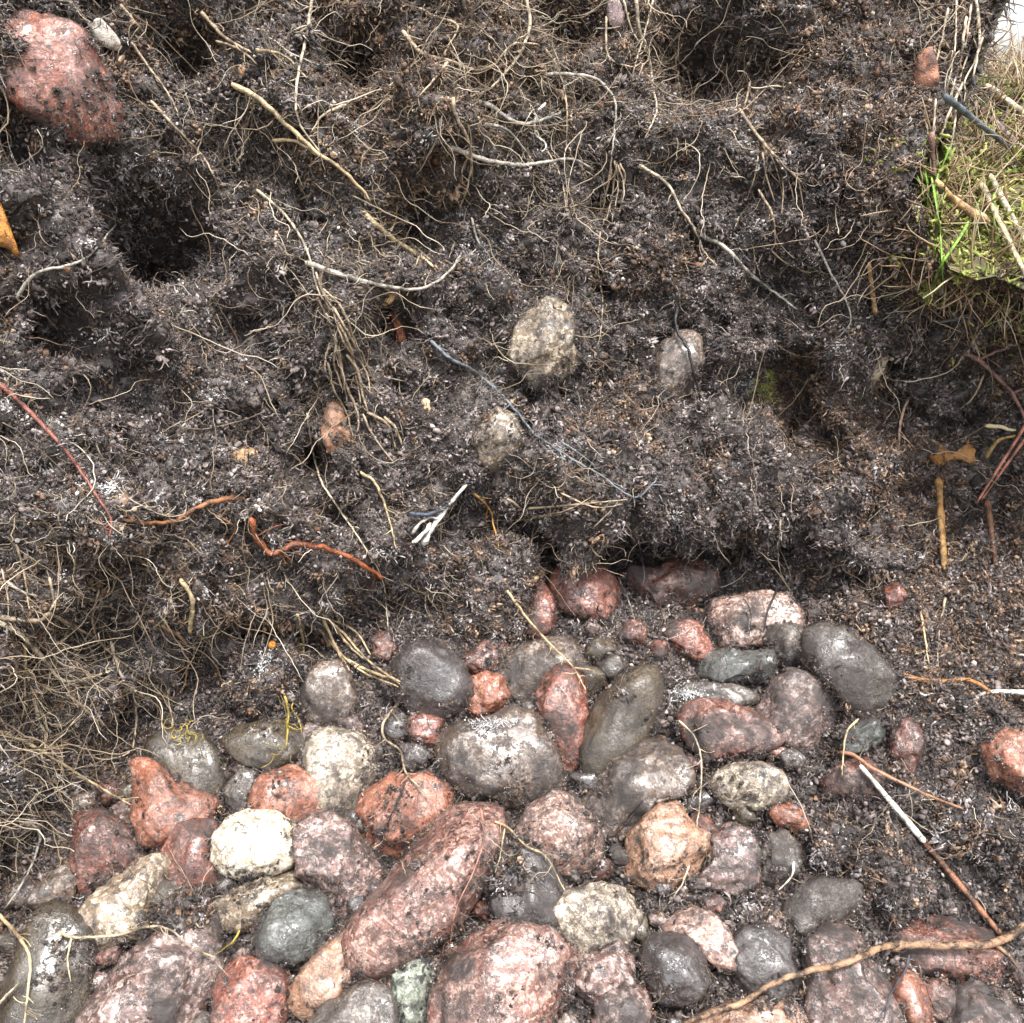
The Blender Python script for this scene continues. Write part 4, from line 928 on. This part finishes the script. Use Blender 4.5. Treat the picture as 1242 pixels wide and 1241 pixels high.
bundle('wisps of pale hair roots on the rim at the top right', [[(1150,10),(1142,50),(1130,95)], [(1160,0),(1158,60),(1148,110)], [(1172,20),(1165,70),(1152,120)], [(1186,10),(1188,50),(1180,95)], [(1168,100),(1150,140),(1140,170)], [(1190,70),(1200,62),(1196,85)], [(1135,120),(1132,160),(1128,190)], [(1160,120),(1158,150),(1152,185)]], 3.8, PALE)
bundle('brown rootlets spread like a skirt below the forked rootlet', [[(930,180),(942,205),(950,240)], [(925,185),(930,215),(940,245)], [(940,190),(955,215),(965,250)], [(950,200),(968,220),(975,255)], [(945,195),(950,225),(948,262)], [(920,190),(915,215),(905,245)]], 3.2, TANC)

# ------------------------------------------------------------------ twigs, stalks, needles, grass
t = empty('stem', hit(1043, 930, A_BVH)[0]); tag(t, 'straight stem with a bare white upper half and brown bark below', 'twig')
strand('bare_wood', [(1043,928),(1082,974),(1122,1022)], 7.5, root_mat(WHITE, .5, .3), t, lift=1.5, straight=True, taper=(.7, 1.1), wig=0)
strand('bark', [(1121,1021),(1165,1080),(1214,1134)], 8, root_mat((.17, .075, .04), .38, .6), t, lift=2.2, straight=True, taper=(1, .9), wig=0)
tw = strand('twig', [(820,1246),(852,1232),(900,1216),(934,1195),(977,1179),(1023,1169),(1060,1153),(1084,1146),(1146,1147),(1204,1144),(1250,1120)], 8.5, root_mat((.225, .135, .08), .5, .8), lift=1.1, taper=(.7, 1.2), knob=.13)
strand('side_twig', [(1204,1144),(1222,1158),(1236,1176)], 7, tw.data.materials[0], tw); strand('knot', [(1080,1150),(1090,1146),(1100,1146)], 16, tw.data.materials[0], tw, lift=.9)
tag(tw, 'long tan twig bending across the stones at the bottom right', 'twig')
root('thin brown twig with pale patches above the white stem', [(1018,912),(1035,916),(1055,930),(1078,942),(1105,955),(1136,969),(1168,981)], 5.5, (.28, .14, .085), name='twig', cat='twig', group=None, wig=.5)
root('orange brown twig lying level in the soil at the right', [(1088,817),(1117,825),(1146,827),(1175,825),(1205,842),(1218,852),(1246,880)], 8, (.27, .125, .045), name='twig', cat='twig', group=None)
root('white stalk poking in from the right edge over the orange brown twig', [(1185,844),(1203,839),(1246,840)], 7, WHITE, name='stalk', cat='stalk', group=None, wig=.3, taper=(.5, 1))
tw = strand('twig', [(1168,428),(1187,437),(1225,474),(1246,512)], 7, root_mat((.19, .10, .085), .45), lift=2.5, win=12)
strand('side_twig', [(1185,437),(1200,430),(1220,422)], 5, tw.data.materials[0], tw, lift=3); strand('side_twig', [(1228,476),(1238,472),(1248,470)], 5, tw.data.materials[0], tw, lift=3)
tag(tw, 'forked red brown twig at the right edge above the pine needles', 'twig')
nd_ = empty('pine_needles', hit(1242, 520, A_BVH)[0]); mn = root_mat((.38, .155, .10), .35, .2); tag(nd_, 'pair of reddish dead pine needles at the right edge', 'needles')
strand('needle', [(1246,512),(1225,545),(1184,611)], 7, mn, nd_, lift=4, straight=True, wig=0, taper=(.9, .5), flat=.7)
strand('needle', [(1252,520),(1228,556),(1190,607)], 6, mn, nd_, lift=4.5, straight=True, wig=0, taper=(.9, .5), flat=.7)
root('straw piece behind the pine needles', [(1194,516),(1212,518),(1232,522)], 7, (.44, .36, .22), name='straw', cat='straw', group=None, lift=2)
root('yellow brown bent straw left of the pine needles', [(1196,555),(1210,535),(1232,528)], 6, (.36, .23, .08), name='straw', cat='straw', group=None, lift=2)
root('upright orange straw stick below the rusty leaf scrap', [(1138,579),(1143,627),(1145,691)], 12, (.30, .165, .055), name='straw', cat='straw', group=None, lift=1.1, straight=True, wig=.8, taper=(.8, .7), knob=.35, flat=.5)
root('brown stick in the shade right of the orange straw stick', [(1197,606),(1203,650),(1208,690)], 10, (.13, .062, .03), name='stick', cat='stick', group=None, lift=1, straight=True)
root('short upright straw stub in the upper right peat', [(1054,318),(1058,352),(1062,382)], 9, (.45, .28, .14), name='straw', cat='straw', group=None, lift=1.1, straight=True, wig=.6, taper=(.6, 1), knob=.3, flat=.5)
root('pale thick straw at the right edge near the white sky', [(1196,104),(1222,124),(1250,144)], 12, (.62, .50, .33), name='stalk', cat='stalk', group=None, lift=3, straight=True, wig=0)
root('blackish blue twig pointing into the moss', [(1145,116),(1187,152),(1226,181)], 10, (.075, .095, .11), name='twig', cat='twig', group=None, rough=.35, lift=1.5, straight=True, wig=.3)
root('purplish grey twig right of the blackish blue one', [(1187,130),(1216,158),(1250,190)], 10, (.27, .21, .21), name='twig', cat='twig', group=None, lift=1.5, straight=True)
root('longest straw stalk slanting down the mossy bank', [(1190,222),(1221,288),(1250,346)], 12, (.40, .34, .21), name='stalk', cat='stalk', group=None, lift=3, straight=True, wig=.4, knob=.25, flat=.6)
root('straw stalk right of the longest one on the mossy bank', [(1200,212),(1228,257),(1250,304)], 9, (.50, .45, .31), name='stalk', cat='stalk', group=None, lift=3.2, straight=True, wig=0)
root('orange tan rotten wood stick between the grass and the stalks', [(1135,218),(1160,246),(1200,270)], 15, (.47, .28, .13), name='stick', cat='stick', group=None, lift=1.6, taper=(.6, 1.1), knob=.15, flat=.7)
root('brown upright twig under the rim left of the grass', [(1130,160),(1131,190),(1136,222)], 9, (.18, .09, .07), name='twig', cat='twig', group=None, lift=1)
gt = empty('grass_tuft', hit(1128, 240, A_BVH)[0]); tag(gt, 'bright green grass blades growing at the foot of the mossy bank', 'grass')
mg = root_mat(GREEN, .4, .25)
for l, w in [([(1193,237),(1164,288),(1140,325),(1125,368)], 5.5), ([(1130,215),(1138,264),(1142,305),(1144,352)], 4), ([(1112,212),(1118,228),(1122,246)], 6), ([(1122,205),(1126,232),(1124,255)], 5), ([(1140,205),(1134,228),(1130,250)], 4.5), ([(1152,178),(1140,210),(1132,232)], 3.5), ([(1206,235),(1206,262),(1214,300)], 5)]:
    strand('blade', l, w, mg, gt, lift=3, wig=.3, flat=.35, taper=(1, .4))
    
# ------------------------------------------------------------------ chips, leaves, lumps
def chip(name, label, cat, poly, mat, thick=.18, lift=.6, curl=.15, group=None, rag=.22, parent=None):
    """a thin irregular piece lying on the peat, outline in photograph points, with a bent surface and real thickness."""
    poly = np.array(poly, float); c = poly.mean(0); h, n, dist, d = hit(c[0], c[1], A_BVH)
    w = -d; rx = (RIGHT - w * RIGHT.dot(w)).normalized(); uy = w.cross(rx); pm = dist * d.dot(FWD) * TF / 621
    o = (poly - c) * pm; o[:, 1] *= -1
    o = catmull(np.vstack([o, o[:1]]), .0016)[:-1]; n_ = len(o); sz = np.abs(o).mean()
    th = np.arange(n_); o = o * (1 + rag * noise(np.stack([th * .7, th * 0 + c[0], th * 0], -1), 2))[:, None]
    rings = [1, .66, .33]; V = []; F = []
    for sgn in (1, -1):
        for r in rings:
            q = o * r; z = curl * sz * (.5 * noise(np.concatenate([q / sz * 3.1, np.full((n_, 1), c[0])], 1), 8) + noise(np.concatenate([q / sz * .9, np.full((n_, 1), c[1])], 1), 5) * 2 - (np.hypot(q[:, 0], q[:, 1]) / sz) ** 2 * .3) + sgn * sz * thick * (.55 if r == 1 else 1)
            V += [(rx * a + uy * b + w * e) for (a, b), e in zip(q, z)]
        V.append(w * (sgn * sz * thick))
    L = 3 * n_ + 1
    for s in (0, 1):
        for k in range(2):
            for i in range(n_):
                j = (i + 1) % n_; f = (s * L + k * n_ + i, s * L + k * n_ + j, s * L + (k + 1) * n_ + j, s * L + (k + 1) * n_ + i); F.append(f if s == 0 else f[::-1])
        for i in range(n_):
            j = (i + 1) % n_; f = (s * L + 2 * n_ + i, s * L + 2 * n_ + j, s * L + 3 * n_); F.append(f if s == 0 else f[::-1])
    for i in range(n_):
        j = (i + 1) % n_; F.append((i, L + i, L + j, j))
    ob = mesh_obj(name, V, F, mat); ob.location = h + w * (sz * thick * lift + .001)
    return tag(ob, label, cat, group)

chip('leaf_scrap', 'rust orange scrap of leaf above the orange straw stick', 'leaf', [(1127,542),(1140,537),(1153,547),(1162,547),(1172,538),(1181,550),(1178,563),(1165,558),(1152,558),(1140,568),(1128,558)], root_mat((.22, .10, .025), .6, .35), .06, 4)
chip('bark_chip', 'brown leaf like bark chip below the hair root bundle', 'bark', [(392,505),(400,482),(412,480),(420,510),(429,545),(416,556),(398,548),(390,528)], root_mat((.25, .135, .085), .45, .35), .1, 2.5, .5)
chip('wood_chip', 'small tan wood chip in the dark peat left of the bark chip', 'wood chip', [(274,552),(285,544),(300,542),(312,550),(304,560),(290,566),(277,566)], root_mat((.50, .30, .15), .55, .4), .35, 1)
chip('wood_chip', 'small pale upright wood chip above the pale wall stone', 'wood chip', [(510,486),(520,484),(522,502),(514,504)], root_mat((.60, .42, .26), .55, .25), .4, 1.2)
chip('wood_chip', 'orange tan wood chip at the right end of the level grey straw root', 'wood chip', [(459,362),(472,349),(481,352),(478,364),(464,372)], root_mat((.52, .33, .15), .55, .3), .35, 1.5)
chip('bark_sliver', 'orange bark sliver cut by the left edge', 'bark', [(-8,232),(2,236),(12,280),(16,310),(4,300),(-8,290)], root_mat((.42, .175, .035), .5, .4), .3, 2)
chip('bark_sliver', 'dark orange red bark sliver in the hole right of the hair bundle', 'bark', [(473,378),(481,378),(492,408),(498,441),(490,436),(482,410)], root_mat((.24, .065, .025), .4, .4), .25, 2)
chip('bark_sliver', 'grey tan bark sliver in the right middle peat', 'bark', [(1062,440),(1070,428),(1076,432),(1068,455),(1050,477),(1038,473),(1042,462)], root_mat((.33, .26, .19), .55, .4), .3, 1.5)
sp = empty('wood_splinter', hit(530, 630, A_BVH)[0]); mw = root_mat((.62, .58, .53), .55, .3); tag(sp, 'forked white wood splinter left of the curved orange rootlet', 'splinter')
for l, w in [([(566,588),(546,610),(528,634),(512,662)], 9), ([(522,634),(514,648),(499,658)], 7), ([(532,630),(520,628),(508,636),(500,648)], 5)]: strand('prong', l, w, mw, sp, lift=1.6, flat=.6, knob=.3, taper=(.7, 1))
root('bluish black root crossing the white splinter', [(496,622),(520,624),(545,612),(560,598)], 6, (.045, .055, .08), group=None, lift=2)
chip('pale_lump', 'whitish lump of rotten wood beside the big red granite stone', 'lump', [(110,30),(125,24),(140,42),(145,55),(130,58),(115,45)], root_mat((.52, .46, .40), .6, .35), .5, .8)
chip('pale_lump', 'pinkish white lump at the top left of the wiry hanging root', 'lump', [(738,0),(750,2),(758,22),(752,38),(742,30),(735,12)], root_mat((.36, .27, .27), .6, .35), .5, .8)
chip('bark_sliver', 'reddish bark piece at the top right rim under the looped root', 'bark', [(1110,70),(1125,62),(1138,90),(1142,108),(1128,118),(1112,98)], root_mat((.27, .12, .075), .55, .5), .5, 1)
b = ICO[3]; hb = hit(330, 782, A_BVH); pm = hb[2] * hb[3].dot(FWD) * TF / 621
o = mesh_obj('berry', (b[0] * np.array([1, .92, 1]) * 5.2 * pm), b[1], root_mat((.55, .22, .03), .35, .15)); o.location = hb[0] - hb[3] * 4 * pm
tag(o, 'tiny round orange berry in the hollow above the yellow root', 'berry')

# white fungus crusts: tangles of stubby white threads
def fungus(label, cx, cy, rx_, ry_, n, col=(.66, .65, .64)):
    e = empty('fungus_crust', hit(cx, cy, A_BVH)[0]); m = root_mat(col, .55, .3); VV = []; FF = []; lo = np.array(e.location)
    for i in range(int(n * 6)):
        a = random.uniform(0, 6.28); r = abs(random.gauss(0, .55)); x = cx + rx_ * r * math.cos(a); y = cy + ry_ * r * math.sin(a)
        if noise(np.array([x * .09, y * .09, n]), 5) < -.12: continue
        h, nn, dist, d = hit(x, y, A_BVH); pm = dist * d.dot(FWD) * TF / 621; P0 = np.array(h - d * .0012) + RNG.normal(0, .0009, 3) - lo
        if i % 2:
            s_ = RNG.uniform(.5, 1.5) * pm * RNG.uniform(.6, 1.5, 3); V, F = (CR[0] * (1 + .5 * noise(CR[0] * 1.7 + i, 4))[:, None] * s_ + P0).tolist(), [tuple(f) for f in CR[1].tolist()]
        else:
            dv = RNG.normal(0, 1, (4, 3)) * .6 + RNG.normal(0, 1, 3); V, F = tube_geo(P0 + np.cumsum(dv, 0) * pm * random.uniform(.5, 1.5), np.array([1, .9, .7, .4]) * pm * random.uniform(.4, 1.0), 4)
        o_ = len(VV); VV += V; FF += [tuple(k + o_ for k in f) for f in F]
    tag(mesh_obj('threads', VV, FF, m, e), kind='stuff'); return tag(e, label, 'fungus', 'white fungus crusts on the peat')
fungus('largest white fungus crust beside the red brown root at the left', 132, 588, 38, 16, 70)
fungus('white fungus crust across the tan roots in the upper middle', 525, 168, 28, 10, 34, (.5, .47, .46))
fungus('greyish fungus crust on the lump above the yellow looping root', 318, 808, 22, 26, 50, (.45, .46, .47))
fungus('whitish fungus crust at the left edge of the grey crusted stone', 832, 842, 22, 9, 34, (.5, .5, .49))
fungus('small white fungus tuft below the purple pink stone', 906, 1104, 18, 20, 40, (.5, .51, .51))
fungus('pale fungus crust at the left edge below the long straw root', 22, 935, 26, 22, 46, (.55, .54, .53))
fungus('whitish crust on the saddle of the big grey brown stone', 585, 878, 34, 10, 44, (.42, .40, .40))
fungus('grey fungus streaks on the pale ridge at the left', 130, 405, 40, 9, 46, (.55, .50, .48))
fungus('whitish crust under the white splinter', 478, 672, 26, 9, 36, (.48, .46, .45))
fungus('pale fungus tufts in the peat right of the smooth brown stone', 905, 470, 30, 26, 60, (.40, .40, .40))
fungus('white fungus tufts at the foot of the wall right of centre', 820, 632, 18, 30, 44, (.48, .47, .46))

# ------------------------------------------------------------------ moss, litter, lichen (stuff)
def turf_front(p): return ((p[..., 0] > .215) & (p[..., 0] < .75) & (p[..., 2] < .31) & (p[..., 1] < foot_y(p[..., 0]) + .75)).astype(float) * np.exp(-np.maximum(p[..., 1] - .1, 0) * 2.5) * (.15 + smooth01(fbm(p * 22, 2, 33), -.3, .25))
def rim_edge(p): return ((p[..., 0] > .17) & (p[..., 0] < .34) & (p[..., 2] > .24) & (p[..., 1] < .45)).astype(float)
def on(P, name, n, mask, lo, hi, protos, label, cat, seed, up=.8, rand=.7, fat=1.0, off=0.0):
    p, nn = grid_sample(P, n, mask, seed); nn = nn * np.sign(nn[:, 2:3] + 1e-6) if up > 0 else nn
    d = np.array([0, 0, up]) + RNG.normal(size=(n, 3)) * rand + nn * .3
    l = RNG.uniform(lo, hi, n)[:, None]; s = l * np.array([[1, fat, fat]])
    ax = np.cross(d, RNG.normal(size=(n, 3))); ax /= np.linalg.norm(ax, axis=1, keepdims=True)
    return scatter(name, p + nn * off, frame_eul(d, ax), s, protos, label, cat)
M_MOSS = peat_mat('moss', .5, [(0, (.08, .08, .02)), (.35, (.17, .20, .03)), (.7, (.30, .33, .06)), (1, (.46, .42, .16))])
M_LITTER = peat_mat('dry_litter', .5, [(0, (.12, .06, .035)), (.4, (.26, .16, .09)), (.7, (.40, .30, .17)), (1, (.52, .45, .30))])
on(P_turf, 'moss', 48000, turf_front, .003, .010, fibre_protos('moss_shoot', M_MOSS, 6, .16, .4, 6), 'yellow green moss covering the bank at the right', 'moss', 201, .9, .45)
on(P_turf, 'dry_litter', 16000, turf_front, .006, .05, fibre_protos('litter', M_LITTER, 6, .014, .12, 6), 'dry brown needles and straw lying in the moss', 'litter', 202, .1, .9)
on(P_turf, 'rim_fibres', 12000, rim_edge, .006, .03, fibre_protos('rim_fibre', M_FIB, 6, .022, .4, 8), 'brown fibres matted over the rim of the pit', 'fine roots', 203, -.6, .8)
def brow(p): return (.2 + smooth01(fbm(p * 30, 2, 12), -.2, .3)) * ((p[..., 0] > .205) & (p[..., 0] < .5)) * np.exp(-(np.maximum(rim_z(p[..., 0]) - p[..., 2], 0) / .03) ** 2) * (p[..., 2] < .26)
on(P_wall, 'hanging_litter', 800, brow, .008, .040, fibre_protos('straw_bit', M_LITTER, 6, .014, .2, 7), 'straw and dead needles hanging over the brow of the bank', 'litter', 206, -.5, .8)
on(P_wall, 'brow_moss', 3500, brow, .003, .009, fibre_protos('brow_moss_shoot', M_MOSS, 6, .16, .4, 6), 'loose moss shoots trailing over the brow of the bank', 'moss', 207, .2, .9)
p_, n_ = grid_sample(P_turf, 12000, rim_edge, 204); s_ = RNG.uniform(.0008, .003, (12000, 3))
scatter('rim_crumbs', p_, rnd_eul(12000), s_, crumb_protos('rim_crumb', M_CRUMB, 6, 2, .8), 'brown crumbs of peat on the rim of the pit', 'loose peat')
M_LICH = peat_mat('yellow_lichen', .6, [(0, (.10, .11, .02)), (.5, (.30, .32, .06)), (1, (.48, .46, .14))])
def near_px(P, spots):
    cs = [(np.array(hit(x, y)[0]), r) for x, y, r in spots]
    return lambda p: sum(np.exp(-(np.linalg.norm(p - c, axis=-1) / r) ** 2) * (np.linalg.norm(p - c, axis=-1) < 2 * r) for c, r in cs)
on(P_wall, 'yellow_lichen', 1500, near_px(P_wall, [(590,750,.012),(565,745,.008),(620,742,.008),(925,470,.008),(645,455,.003)]), .002, .005, fibre_protos('lichen_lobe', M_LICH, 4, .12, .6), 'yellow green lichen specks on the hanging clod of peat', 'lichen', 205, .2, .9)
